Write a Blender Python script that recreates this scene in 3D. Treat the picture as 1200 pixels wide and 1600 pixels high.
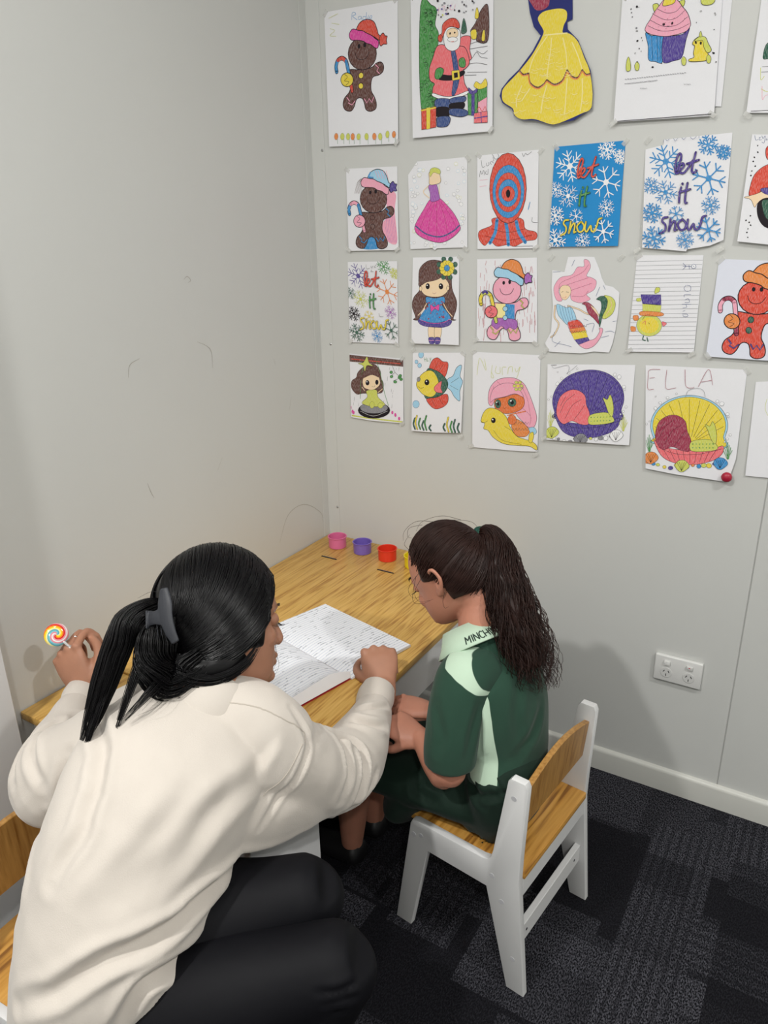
import bpy, bmesh, math, random
import numpy as np
from mathutils import Vector, Matrix, noise
from mathutils.bvhtree import BVHTree

for o in list(bpy.data.objects):
    bpy.data.objects.remove(o)
SC = bpy.context.scene
COL = SC.collection
V = Vector

# ---------------------------------------------------------------- camera
cam_d = bpy.data.cameras.new('camera')
cam = bpy.data.objects.new('camera', cam_d)
COL.objects.link(cam)
CR = V((0.8535, 0.5207, -0.0184)); CU = V((-0.1674, 0.3075, 0.9367)); CD = V((-0.4934, 0.7964, -0.3496))
cam.matrix_world = Matrix(((CR.x, CU.x, -CD.x, 1.3248), (CR.y, CU.y, -CD.y, -1.8053), (CR.z, CU.z, -CD.z, 1.4456), (0, 0, 0, 1)))
cam_d.sensor_fit = 'VERTICAL'
cam_d.sensor_height = 36
cam_d.lens = 26.299
cam_d.clip_start = .02
SC.camera = cam

# ---------------------------------------------------------------- world, lamps, exposure
SC.view_settings.view_transform = 'Standard'
SC.view_settings.look = 'None'
SC.view_settings.gamma = 1
SC.view_settings.use_curve_mapping = False
SC.view_settings.exposure = 0.0
world = bpy.data.worlds.new('world')
SC.world = world
world.use_nodes = True
world.node_tree.nodes['Background'].inputs[0].default_value = (.9, .93, 1, 1)
world.node_tree.nodes['Background'].inputs[1].default_value = .3
CEIL = 2.62
LAMPS = [(2.35, -1.15, 24), (0.86, -1.22, 6.5), (2.0, -2.6, 22), (0.42, -2.3, 33)]
for lx, ly, pw in LAMPS:
    ld = bpy.data.lights.new('downlight_lamp', 'AREA')
    ld.shape = 'DISK'; ld.size = .11; ld.energy = pw; ld.color = (1, .988, .955)
    lo = bpy.data.objects.new('downlight_lamp', ld)
    lo.location = (lx, ly, CEIL - .012)
    COL.objects.link(lo)
    lo['kind'] = 'structure'

# ---------------------------------------------------------------- helpers
def hexc(h):
    h = h.lstrip('#')
    c = [int(h[i:i + 2], 16) / 255 for i in (0, 2, 4)]
    return tuple((x / 12.92 if x <= .04045 else ((x + .055) / 1.055) ** 2.4) for x in c) + (1,)

def mat(name, color, rough=.5, spec=.5, metal=0, sss=0, bump=None, coat=0, sheen=0, trans=0, var=None):
    """bump = (scale, strength); var = (scale, amount) gives a gentle mottling"""
    m = bpy.data.materials.new(name); m.use_nodes = True
    nt = m.node_tree; b = nt.nodes['Principled BSDF']
    c = hexc(color) if isinstance(color, str) else color
    b.inputs['Base Color'].default_value = c
    b.inputs['Roughness'].default_value = rough
    b.inputs['Specular IOR Level'].default_value = spec
    b.inputs['Metallic'].default_value = metal
    b.inputs['Coat Weight'].default_value = coat
    b.inputs['Sheen Weight'].default_value = sheen
    b.inputs['Transmission Weight'].default_value = trans
    if sss:
        b.inputs['Subsurface Weight'].default_value = sss
        b.inputs['Subsurface Radius'].default_value = (.012, .005, .003)
        b.inputs['Subsurface Scale'].default_value = 1
    tc = nt.nodes.new('ShaderNodeTexCoord')
    if var:
        n = nt.nodes.new('ShaderNodeTexNoise'); n.inputs['Scale'].default_value = var[0]; n.inputs['Detail'].default_value = 4
        nt.links.new(tc.outputs['Object'], n.inputs['Vector'])
        mx = nt.nodes.new('ShaderNodeMix'); mx.data_type = 'RGBA'; mx.blend_type = 'MULTIPLY'
        mx.inputs[0].default_value = 1
        rp = nt.nodes.new('ShaderNodeMapRange')
        rp.inputs[1].default_value = .3; rp.inputs[2].default_value = .7
        rp.inputs[3].default_value = 1 - var[1]; rp.inputs[4].default_value = 1 + var[1]
        nt.links.new(n.outputs[0], rp.inputs[0]); nt.links.new(rp.outputs[0], mx.inputs[7])
        mx.inputs[6].default_value = c
        nt.links.new(mx.outputs[2], b.inputs['Base Color'])
    if bump:
        n = nt.nodes.new('ShaderNodeTexNoise'); n.inputs['Scale'].default_value = bump[0]; n.inputs['Detail'].default_value = 3
        nt.links.new(tc.outputs['Object'], n.inputs['Vector'])
        bp = nt.nodes.new('ShaderNodeBump'); bp.inputs['Strength'].default_value = bump[1]; bp.inputs['Distance'].default_value = .002
        nt.links.new(n.outputs[0], bp.inputs['Height']); nt.links.new(bp.outputs[0], b.inputs['Normal'])
    return m

def nodes(m):
    nt = m.node_tree
    def N(t, **k):
        n = nt.nodes.new(t)
        for a, v in k.items():
            if a.startswith('i_'):
                n.inputs[int(a[2:])].default_value = v
            else:
                setattr(n, a, v)
        return n
    return nt, N, nt.links.new, nt.nodes['Principled BSDF']

def wood(name, axis='Y', c1='#8a5c22', c2='#c39446', c3='#d3a858', scale=1.0, rough=.38, knots=True, amp=.17):
    m = mat(name, c2, rough, .45)
    nt, N, L, b = nodes(m)
    tc = N('ShaderNodeTexCoord'); mp = N('ShaderNodeMapping')
    s = {'X': (.9, 14, 14), 'Y': (14, .9, 14), 'Z': (14, 14, .9)}[axis]
    mp.inputs['Scale'].default_value = [v * scale for v in s]
    L(tc.outputs['Object'], mp.inputs[0])
    ds = N('ShaderNodeTexNoise', i_2=1.6, i_3=2.0); L(tc.outputs['Object'], ds.inputs[0])
    ds.inputs['Scale'].default_value = 7
    ad = N('ShaderNodeMix'); ad.data_type = 'VECTOR'; ad.inputs[0].default_value = .06
    n1 = N('ShaderNodeTexNoise'); n1.inputs['Scale'].default_value = 1.0; n1.inputs['Detail'].default_value = 2; n1.inputs['Distortion'].default_value = .7
    L(mp.outputs[0], n1.inputs[0])
    wv = N('ShaderNodeMath', operation='MULTIPLY'); wv.inputs[1].default_value = 34
    L(n1.outputs[0], wv.inputs[0])
    sn = N('ShaderNodeMath', operation='SINE'); L(wv.outputs[0], sn.inputs[0])
    n2 = N('ShaderNodeTexNoise'); n2.inputs['Scale'].default_value = 11; n2.inputs['Detail'].default_value = 5
    mp2 = N('ShaderNodeMapping'); mp2.inputs['Scale'].default_value = [v * scale for v in {'X': (.5, 9, 9), 'Y': (9, .5, 9), 'Z': (9, 9, .5)}[axis]]
    L(tc.outputs['Object'], mp2.inputs[0]); L(mp2.outputs[0], n2.inputs[0])
    a1 = N('ShaderNodeMath', operation='MULTIPLY_ADD'); a1.inputs[1].default_value = amp; a1.inputs[2].default_value = 0
    L(sn.outputs[0], a1.inputs[0])
    a2 = N('ShaderNodeMath', operation='ADD'); L(a1.outputs[0], a2.inputs[0]); L(n2.outputs[0], a2.inputs[1])
    rp = N('ShaderNodeValToRGB')
    rp.color_ramp.elements[0].position = .24; rp.color_ramp.elements[0].color = hexc(c1)
    rp.color_ramp.elements[1].position = .72; rp.color_ramp.elements[1].color = hexc(c3)
    e = rp.color_ramp.elements.new(.45); e.color = hexc(c2)
    L(a2.outputs[0], rp.inputs[0])
    out = rp.outputs[0]
    if knots:
        vo = N('ShaderNodeTexVoronoi'); vo.inputs['Scale'].default_value = 2.6
        mp3 = N('ShaderNodeMapping'); mp3.inputs['Scale'].default_value = {'X': (.8, 1.9, 1.9), 'Y': (1.9, .8, 1.9), 'Z': (1.9, 1.9, .8)}[axis]
        L(tc.outputs['Object'], mp3.inputs[0]); L(mp3.outputs[0], vo.inputs[0])
        mr = N('ShaderNodeMapRange'); mr.inputs[1].default_value = .03; mr.inputs[2].default_value = .11; mr.inputs[3].default_value = .55; mr.inputs[4].default_value = 0
        L(vo.outputs[0], mr.inputs[0])
        mx = N('ShaderNodeMix'); mx.data_type = 'RGBA'; L(mr.outputs[0], mx.inputs[0]); L(out, mx.inputs[6]); mx.inputs[7].default_value = hexc('#9a6a2c')
        out = mx.outputs[2]
    L(out, b.inputs['Base Color'])
    return m

def link(name, me, m=None, parent=None):
    o = bpy.data.objects.new(name, me)
    COL.objects.link(o)
    if m is not None:
        for x in (m if isinstance(m, (list, tuple)) else [m]):
            me.materials.append(x)
    if parent is not None:
        o.parent = parent
    return o

def smooth(me, angle=None):
    for p in me.polygons:
        p.use_smooth = True
    if angle is not None:
        me.set_sharp_from_angle(angle=math.radians(angle))

def tag(o, label=None, cat=None, group=None, kind=None):
    if label: o['label'] = label
    if cat: o['category'] = cat
    if group: o['group'] = group
    if kind: o['kind'] = kind
    return o

def empty(name, loc=(0, 0, 0), rz=0):
    o = bpy.data.objects.new(name, None)
    o.location = loc; o.rotation_euler = (0, 0, rz)
    o.empty_display_size = .05
    COL.objects.link(o)
    return o

class MB:
    def __init__(s): s.bm = bmesh.new()
    def box(s, lo, hi, bev=0, seg=2, rot=None):
        r = bmesh.ops.create_cube(s.bm, size=1)
        vs = r['verts']
        for v in vs:
            v.co = V([(lo[i] + hi[i]) / 2 + v.co[i] * (hi[i] - lo[i]) for i in range(3)])
        if bev:
            es = list({e for v in vs for e in v.link_edges})
            g = bmesh.ops.bevel(s.bm, geom=es, offset=bev, segments=seg, affect='EDGES', profile=.5)
            vs = list({v for f in g['faces'] for v in f.verts} | {v for v in vs if v.is_valid})
        if rot:
            for v in vs: v.co = rot @ v.co
        return s
    def prism(s, pts, axis, a, b, bev=0, seg=2):
        """pts outline in the two other axes, extruded from a to b"""
        def P(u, v, w):
            return V({'x': (w, u, v), 'y': (u, w, v), 'z': (u, v, w)}[axis])
        v0 = [s.bm.verts.new(P(u, v, a)) for u, v in pts]; v1 = [s.bm.verts.new(P(u, v, b)) for u, v in pts]
        f = [s.bm.faces.new(v0), s.bm.faces.new(list(reversed(v1)))]
        n = len(pts)
        for i in range(n):
            f.append(s.bm.faces.new((v0[i], v1[i], v1[(i + 1) % n], v0[(i + 1) % n])))
        bmesh.ops.recalc_face_normals(s.bm, faces=f)
        if bev:
            es = list({e for q in f[:2] for e in q.edges})
            bmesh.ops.bevel(s.bm, geom=es, offset=bev, segments=seg, affect='EDGES', profile=.5)
        return s
    def lathe(s, prof, c=(0, 0, 0), n=32, M=None, closed=False):
        rings = []
        for r, z in prof:
            ring = []
            for k in range(n):
                a = 2 * math.pi * k / n
                p = V((r * math.cos(a), r * math.sin(a), z))
                if M is not None: p = M @ p
                ring.append(s.bm.verts.new(p + V(c)))
            rings.append(ring)
        for a, b in zip(rings, rings[1:] + rings[:1] if closed else rings[1:]):
            for k in range(n):
                s.bm.faces.new((a[k], a[(k + 1) % n], b[(k + 1) % n], b[k]))
        if not closed: s.bm.faces.new(list(reversed(rings[0]))); s.bm.faces.new(rings[-1])
        return s
    def loft(s, secs, n=20, cap=True, sub=5, hint=(0, 0, 1), capd=.8):
        """secs: (x,y,z,a[,b[,(hint)]]); a along the hint-side axis, b across; Catmull-Rom between them, rounded ends"""
        P = []
        for q in secs:
            a = q[3]; b = q[4] if len(q) > 4 and q[4] is not None else a
            h = q[5] if len(q) > 5 else hint
            P.append(np.array([q[0], q[1], q[2], a, b, *h], float))
        E = [2 * P[0] - P[1]] + P + [2 * P[-1] - P[-2]]
        pts = []
        for i in range(len(P) - 1):
            p0, p1, p2, p3 = E[i:i + 4]
            for k in range(sub):
                t = k / sub
                pts.append(.5 * (2 * p1 + (p2 - p0) * t + (2 * p0 - 5 * p1 + 4 * p2 - p3) * t * t + (3 * p1 - p0 - 3 * p2 + p3) * t ** 3))
        pts.append(P[-1])
        T = []
        for i in range(len(pts)):
            d = pts[min(i + 1, len(pts) - 1)][:3] - pts[max(i - 1, 0)][:3]
            T.append(d / (np.linalg.norm(d) + 1e-9))
        rings = []
        def ring(c, a, b, t, h):
            h = h - t * (h @ t)
            if np.linalg.norm(h) < 1e-4: h = np.cross(t, (1, 0, .1))
            h = h / np.linalg.norm(h); w = np.cross(t, h)
            return [s.bm.verts.new(V(c + h * a * math.cos(2 * math.pi * k / n) + w * b * math.sin(2 * math.pi * k / n))) for k in range(n)]
        if cap:
            q = pts[0]
            for f in (.35, .8): 
                k = math.sqrt(1 - (1 - f) ** 2) if f < 1 else 1
                rings.append(ring(q[:3] - T[0] * min(q[3], q[4]) * (1 - f) * capd, q[3] * k, q[4] * k, T[0], q[5:8]))
        for q, t in zip(pts, T): rings.append(ring(q[:3], q[3], q[4], t, q[5:8]))
        if cap:
            q = pts[-1]
            for f in (.8, .35):
                k = math.sqrt(1 - (1 - f) ** 2)
                rings.append(ring(q[:3] + T[-1] * min(q[3], q[4]) * (1 - f) * capd, q[3] * k, q[4] * k, T[-1], q[5:8]))
        for a, b in zip(rings, rings[1:]):
            for k in range(n):
                s.bm.faces.new((a[k], a[(k + 1) % n], b[(k + 1) % n], b[k]))
        s.bm.faces.new(list(reversed(rings[0]))); s.bm.faces.new(rings[-1])
        return s
    def ball(s, c, r, M=None, u=20, v=12):
        """r scalar or 3 radii, M optional 3x3 orientation"""
        g = bmesh.ops.create_uvsphere(s.bm, u_segments=u, v_segments=v, radius=1)
        rr = (r, r, r) if isinstance(r, (int, float)) else r
        for q in g['verts']:
            p = V((q.co.x * rr[0], q.co.y * rr[1], q.co.z * rr[2]))
            if M is not None: p = M @ p
            q.co = p + V(c)
        return s
    def xform(s, M):
        for v in s.bm.verts: v.co = M @ v.co
        return s
    def mesh(s, name='mesh', sm=None):
        bmesh.ops.recalc_face_normals(s.bm, faces=s.bm.faces)
        me = bpy.data.meshes.new(name); s.bm.to_mesh(me); s.bm.free()
        if sm is not None: smooth(me, sm)
        return me
    def build(s, name, m, parent=None, sm=None):
        return link(name, s.mesh(name, sm), m, parent)

def remesh(mb, vox, smooth_it=6, fac=.5):
    """union of closed shapes into one continuous surface"""
    me = mb.mesh()
    o = bpy.data.objects.new('tmp', me); COL.objects.link(o)
    r = o.modifiers.new('r', 'REMESH'); r.mode = 'VOXEL'; r.voxel_size = vox; r.adaptivity = 0
    if smooth_it:
        q = o.modifiers.new('s', 'SMOOTH'); q.iterations = smooth_it; q.factor = fac
    dg = bpy.context.evaluated_depsgraph_get()
    res = bpy.data.meshes.new_from_object(o.evaluated_get(dg))
    bpy.data.objects.remove(o); bpy.data.meshes.remove(me)
    return res

def get_co(me):
    a = np.empty(len(me.vertices) * 3); me.vertices.foreach_get('co', a); return a.reshape(-1, 3)
def get_no(me):
    a = np.empty(len(me.vertices) * 3); me.vertices.foreach_get('normal', a); return a.reshape(-1, 3)
def set_co(me, a):
    me.vertices.foreach_set('co', a.ravel()); me.update()

def bvh_of(me):
    return BVHTree.FromPolygons([v.co.copy() for v in me.vertices], [list(p.vertices) for p in me.polygons])

def catmull(pts, sub=6, closed=False):
    P = [np.array(p, float) for p in pts]
    n = len(P)
    if n < 3: return P
    E = ([P[-1]] + P + [P[0], P[1]]) if closed else ([2 * P[0] - P[1]] + P + [2 * P[-1] - P[-2]])
    out = []
    for i in range(n if closed else n - 1):
        p0, p1, p2, p3 = E[i:i + 4]
        for k in range(sub):
            t = k / sub
            out.append(.5 * (2 * p1 + (p2 - p0) * t + (2 * p0 - 5 * p1 + 4 * p2 - p3) * t * t + (3 * p1 - p0 - 3 * p2 + p3) * t ** 3))
    if not closed: out.append(P[-1])
    return out

def crease(me, lines, snap=True):
    """fold lines pressed into cloth: (points, half-width, depth); depth<0 raises a ridge"""
    co = get_co(me); no = get_no(me); off = np.zeros(len(co))
    tree = bvh_of(me)
    for pts, w, dp in lines:
        q = catmull(pts, 8)
        if snap:
            q = [np.array(tree.find_nearest(V(p))[0]) for p in q]
        q = np.array(q); n = len(q)
        best = np.full(len(co), 9.)
        amp = np.zeros(len(co))
        lo = q.min(0) - 4 * w; hi = q.max(0) + 4 * w
        sel = np.where(np.all((co > lo) & (co < hi), axis=1))[0]
        for i in range(n - 1):
            a = q[i]; d = q[i + 1] - a; L2 = d @ d + 1e-12
            t = np.clip(((co[sel] - a) @ d) / L2, 0, 1)
            ds = np.linalg.norm(co[sel] - (a + t[:, None] * d), axis=1)
            s = (i + t) / (n - 1)
            k = ds < best[sel]
            ii = sel[k]; best[ii] = ds[k]; amp[ii] = np.sin(np.pi * np.clip(s[k], .02, .98)) ** .5
        x = best / w
        off += -dp * amp * (np.exp(-x * x) - .55 * np.exp(-((x - 1.7) / .8) ** 2))
    set_co(me, co + no * off[:, None])

def rumple(me, scale, amp, seed=0):
    co = get_co(me); no = get_no(me)
    off = np.array([noise.noise(V(c) * scale + V((seed, 0, 0))) for c in co])
    set_co(me, co + no * (off * amp)[:, None])

def hair_mesh(paths, r0, r1, name, m, parent, sides=3):
    vs = []; fs = []
    for p in paths:
        p = np.asarray(p); n = len(p); base = len(vs)
        T = np.gradient(p, axis=0); T /= np.linalg.norm(T, axis=1)[:, None] + 1e-9
        h = np.cross(T, (.31, .2, .93)); h /= np.linalg.norm(h, axis=1)[:, None] + 1e-9
        w = np.cross(T, h)
        for i in range(n):
            r = r0 + (r1 - r0) * (i / (n - 1)) ** 2
            for k in range(sides):
                a = 2 * math.pi * k / sides
                vs.append(p[i] + (h[i] * math.cos(a) + w[i] * math.sin(a)) * r)
        for i in range(n - 1):
            for k in range(sides):
                a = base + i * sides + k; b = base + i * sides + (k + 1) % sides
                fs.append((a, b, b + sides, a + sides))
    me = bpy.data.meshes.new(name); me.from_pydata([tuple(v) for v in vs], [], fs); smooth(me)
    return link(name, me, m, parent)

# ---------------------------------------------------------------- materials
M_wall = mat('wall_paint', '#cdcecb', .42, .35, bump=(260, .05), var=(2.2, .012))
M_white = mat('white_laminate', '#dcdcdc', .35, .45)
M_skirt = mat('skirting_paint', '#cfcfc9', .3, .5)
M_table = wood('pine_table', 'Y', '#a87634', '#cba052', '#d8ae62', scale=2.1, amp=.115)
M_tedge = wood('pine_table_edge', 'Y', '#7c561f', '#9a7233', '#a9803c', knots=False)
M_seat = wood('pine_chair', 'Y', '#8a5a22', '#c08a3c', '#d29d4e', scale=1.3)
M_back = wood('pine_backrest', 'Z', '#8a5c28', '#a67a40', '#b98b4c', scale=1.5, knots=False, amp=.09)
M_dark = mat('dark_gap', '#141418', .6)
M_plate = mat('outlet_plastic', '#dcdcda', .28, .5)
M_steel = mat('steel', '#b9b9b9', .3, .5, metal=.9)
M_tape = mat('sticky_tape', '#e4e4e0', .15, .6)
M_tape.node_tree.nodes['Principled BSDF'].inputs['Alpha'].default_value = .35
M_skin_w = mat('skin_woman', '#a87860', .48, .4, sss=.12, bump=(900, .12), var=(30, .05))
M_skin_g = mat('skin_girl', '#b87f69', .48, .4, sss=.12, bump=(900, .1), var=(30, .05))
M_hair_w = mat('black_hair', '#070608', .3, .3)
M_hair_g = mat('brown_hair', '#2b1a16', .42, .25, var=(25, .3))
M_fleece = mat('cream_sweatshirt', '#cac2b9', .9, .2, sheen=.25, bump=(500, .18), var=(8, .02))
M_legging = mat('black_leggings', '#0a0a0f', .65, .18, bump=(1500, .06))
M_green = mat('green_cotton', '#2c4a3c', .85, .15, sheen=.12, bump=(900, .15), var=(12, .05))
M_mint = mat('mint_cotton', '#bcd3bd', .85, .15, sheen=.1, bump=(900, .15))
M_skirt_g = mat('dark_green_skirt', '#15281f', .75, .2, sheen=.06, bump=(900, .12))
M_ink = mat('embroidery', '#23352d', .8)
M_eye = mat('eye_white', '#d8d0c8', .15)
M_lash = mat('dark_lash', '#120c0b', .5)
M_lips = mat('lips', '#8e5148', .4, sss=.05)
M_shoe = mat('black_shoe', '#121214', .5)

def carpet():
    m = mat('carpet_tiles', '#222228', .95, .08)
    nt, N, L, b = nodes(m)
    tc = N('ShaderNodeTexCoord'); sep = N('ShaderNodeSeparateXYZ')
    rot = N('ShaderNodeMapping'); rot.inputs['Rotation'].default_value = (0, 0, 0)
    L(tc.outputs['Object'], rot.inputs[0]); L(rot.outputs[0], sep.inputs[0])
    def M(op, a, b_=None, c=None):
        n = N('ShaderNodeMath', operation=op)
        for i, v in enumerate((a, b_, c)):
            if v is None: continue
            if isinstance(v, (int, float)): n.inputs[i].default_value = v
            else: L(v, n.inputs[i])
        return n.outputs[0]
    x, y = sep.outputs[0], sep.outputs[1]
    def cells(sx, sy, ox, oy):
        fx = M('FLOOR', M('MULTIPLY_ADD', x, sx, ox)); 
        sh = M('MULTIPLY', M('FRACT', M('MULTIPLY', fx, .377)), 3.0)
        fy = M('FLOOR', M('ADD', M('MULTIPLY_ADD', y, sy, oy), sh))
        cb = N('ShaderNodeCombineXYZ'); L(fx, cb.inputs[0]); L(fy, cb.inputs[1])
        wn = N('ShaderNodeTexWhiteNoise'); wn.noise_dimensions = '2D'; L(cb.outputs[0], wn.inputs[0])
        return wn.outputs[0]
    c1 = cells(4.4, 3.4, .3, .2); c2 = cells(6.6, 4.3, .7, .55); c3 = cells(3.2, 6.5, .1, .9)
    lvl = M('ADD', M('MULTIPLY', c1, .45), M('ADD', M('MULTIPLY', c2, .35), M('MULTIPLY', c3, .25)))
    g = N('ShaderNodeMapRange'); g.inputs[1].default_value = .40; g.inputs[2].default_value = .62; g.inputs[3].default_value = 0; g.inputs[4].default_value = 1
    L(lvl, g.inputs[0])
    # stripes in some cells, both ways
    st = M('GREATER_THAN', M('SINE', M('MULTIPLY', x, 2 * math.pi / .022)), .35)
    st = M('MULTIPLY', st, M('GREATER_THAN', c2, .8))
    st2 = M('GREATER_THAN', M('SINE', M('MULTIPLY', y, 2 * math.pi / .026)), .3)
    st2 = M('MULTIPLY', st2, M('GREATER_THAN', c3, .78))
    amt = M('MULTIPLY', g.outputs[0], M('SUBTRACT', 1, M('MULTIPLY', M('MAXIMUM', st, st2), .5)))
    # loop pile: short slanted dashes
    mp = N('ShaderNodeMapping'); mp.inputs['Scale'].default_value = (420, 190, 1); mp.inputs['Rotation'].default_value = (0, 0, .35)
    L(tc.outputs['Object'], mp.inputs[0])
    nn = N('ShaderNodeTexNoise'); nn.inputs['Scale'].default_value = 1; nn.inputs['Detail'].default_value = 1.5
    L(mp.outputs[0], nn.inputs[0])
    pile = N('ShaderNodeMapRange'); pile.inputs[1].default_value = .42; pile.inputs[2].default_value = .62
    L(nn.outputs[0], pile.inputs[0])
    amt2 = M('MULTIPLY', M('MULTIPLY_ADD', amt, .9, .13), pile.outputs[0])
    mx = N('ShaderNodeMix'); mx.data_type = 'RGBA'; L(amt2, mx.inputs[0])
    mx.inputs[6].default_value = hexc('#131317'); mx.inputs[7].default_value = hexc('#515158')
    L(mx.outputs[2], b.inputs['Base Color'])
    bp = N('ShaderNodeBump'); bp.inputs['Strength'].default_value = .6; bp.inputs['Distance'].default_value = .003
    L(pile.outputs[0], bp.inputs['Height']); L(bp.outputs[0], b.inputs['Normal'])
    return m
M_carpet = carpet()

# ---------------------------------------------------------------- the room
X1, Y1 = 3.3, -3.6
def S(name, mb, m, sm=None):
    o = mb.build(name, m, None, sm); o['kind'] = 'structure'; return o
S('floor', MB().box((-.1, Y1 - .1, -.1), (X1 + .1, .1, 0)), M_carpet)
S('ceiling', MB().box((-.1, Y1 - .1, CEIL), (X1 + .1, .1, CEIL + .1)), M_white)
S('wall_left', MB().box((-.1, Y1 - .1, 0), (0, .1, CEIL)), M_wall)
b = MB()
b.box((0, .003, 0), (X1, .1, CEIL)); b.box((0, 0, 0), (1.2200, .003, CEIL), .0009, 1); b.box((1.2222, 0, 0), (2.42, .003, CEIL), .0009, 1); b.box((2.423, 0, 0), (X1, .003, CEIL), .0009, 1)
S('wall_back', b, M_wall)
S('wall_right', MB().box((X1, Y1 - .1, 0), (X1 + .1, .1, CEIL)), M_wall)
S('wall_front', MB().box((0, Y1 - .1, 0), (X1, Y1, CEIL)), M_wall)
SK = [(0, 0), (-.012, 0), (-.012, .058), (-.011, .0625), (-.0085, .066), (-.005, .068), (0, .069)]
S('baseboard_back', MB().prism(SK, 'x', .0, X1), M_skirt, 30)
S('baseboard_left', MB().prism([(-a, c) for a, c in SK], 'y', Y1, -.012), M_skirt, 30)
# corner cover strip with its screws
tr = S('trim_1', MB().box((0, -.0018, .07), (.0425, 0, CEIL), .0006, 1).box((0, -.03, .07), (.0012, -.0018, CEIL), .0005, 1), M_wall)
for z in (.64, 1.145, 1.655, 2.1):
    q = MB().lathe([(.0035, 0), (.0035, .0008), (.0022, .0016)], n=12, M=Matrix.Rotation(math.radians(90), 3, 'X')).build('screw', M_steel, tr)
    q.location = (.036, -.0018, z)
# white door leaf standing open against the left wall
dr = S('door_1', MB().box((.012, -1.92, .012), (.052, -1.135, 2.04), .0015, 1), M_white)
for lx, ly, pw in LAMPS:
    f = S('trim_2', MB().lathe([(.085, 0), (.085, -.004), (.06, -.006), (.058, -.002)], (lx, ly, CEIL), 32), M_white, 30)
# faint pencil scuffs on the wall
def marks(name, parent, lines, w, m, on):
    vs = []; fs = []
    for pts in lines:
        q = catmull(pts, 6)
        for i, p in enumerate(q):
            t = q[min(i + 1, len(q) - 1)] - q[max(i - 1, 0)]; t = t / (np.linalg.norm(t) + 1e-9)
            nrm = np.array([-t[1], t[0]]) * w * (.4 + .6 * math.sin(math.pi * i / (len(q) - 1)))
            for s_ in (1, -1):
                u = p + nrm * s_
                vs.append(on(u[0], u[1]))
            if i: k = len(vs); fs.append((k - 4, k - 3, k - 1, k - 2))
    me = bpy.data.meshes.new(name); me.from_pydata(vs, [], fs)
    return link(name, me, m, parent)
M_scuff = mat('pencil_scuff', '#a09c92', .6)
marks('pencil_mark', bpy.data.objects['wall_left'], [[(-0.250, 0.602), (-0.203, 0.673), (-0.125, 0.682), (-0.047, 0.632), (-0.033, 0.595)], [(-0.517, 1.354), (-0.506, 1.360), (-0.496, 1.351), (-0.505, 1.346)], [(-0.496, 1.211), (-0.467, 1.198), (-0.452, 1.181), (-0.453, 1.142)], [(-0.711, 1.161), (-0.702, 1.187), (-0.673, 1.197)], [(-0.471, 0.884), (-0.450, 0.913)], [(-0.698, 0.916), (-0.691, 0.891), (-0.684, 0.876)], [(-0.166, 0.981), (-0.154, 1.015)], [(-0.218, 1.132), (-0.214, 1.114)]], .0006, M_scuff, lambda a, c: (.0004, a, c))

# ---------------------------------------------------------------- double power outlet
po = empty('power_outlet', (1.031 + .058, 0, .340 + .037))
tag(po, 'white double power outlet with two switches, on the wall right of the chair', 'power outlet')
MB().box((-.058, -.011, -.037), (.058, 0, .037), .003, 3).build('face_plate', M_plate, po, 40)
ov = mat('socket_face', '#d2d2d0', .3)
for k, sx in enumerate((-.027, .028)):
    R90 = Matrix.Rotation(math.radians(90), 3, 'X')
    so = MB().lathe([(.0145, 0), (.0145, .0006), (.0132, .001)], (sx, -.0112, -.010), 28, R90).build('socket', ov, po)
    for (ax, az, ang) in ((-.006, .0035, 30), (.006, .0035, -30), (0, -.0065, 0)):
        q = MB().box((-.0009, -.0004, -.0033), (.0009, .0004, .0033)).build('pin_slot', M_dark, so)
        q.location = (sx + ax, -.0124, -.010 + az); q.rotation_euler = (0, math.radians(ang), 0)
    sw = MB().box((-.0085, -.0035, -.0065), (.0085, 0, .0065), .003, 3).build('switch', M_plate, po, 40)
    sw.location = (sx - .0005, -.0112, .0185); sw.rotation_euler = (math.radians(7 if k else -7), 0, 0)
    MB().box((-.0016, -.0004, -.001), (.0016, 0, .001)).build('switch_marker', mat('red_mark', '#c8324a', .4) if k else ov, sw).location = (0, -.0035, .0025)
# ---------------------------------------------------------------- activity table against the two walls
TH = .545; TW = .605
tb = empty('activity_table', (.3, -.5, 0))
tag(tb, 'low pine-topped white kids table pushed into the corner, open exercise book on it', 'table')
def tpart(name, mb, m, sm=None):
    o = mb.build(name, m, None, sm); o.location = (-.3, .5, 0); o.parent = tb; return o
top = tpart('tabletop', MB().box((.003, -.893, TH - .019), (TW, -.003, TH), .0022, 2), M_table, 40)
leaf = tpart('end_leaf', MB().box((.003, -1.10, TH - .021), (TW, -.8955, TH - .003), .0022, 2), M_table, 40)
tpart('apron', MB().box((TW - .032, -.87, .408), (TW - .016, -.03, TH - .019), .001, 1), M_white)
tpart('apron', MB().box((.02, -.87, .408), (.036, -.03, TH - .019), .001, 1), M_white)
tpart('end_cabinet', MB().box((TW - .03, -1.08, 0), (TW - .014, -.887, TH - .021), .001, 1).box((.045, -.902, 0), (TW - .03, -.887, TH - .021), .001, 1)
      .box((.045, -1.08, .12), (TW - .03, -.902, .136)), M_white)
for (x, y) in ((.015, -1.085), (.015, -.06), (TW - .05, -.06)):
    tpart('leg', MB().box((x, y, 0), (x + .03, y + .04, TH - .021), .0015, 1), M_white)
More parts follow.
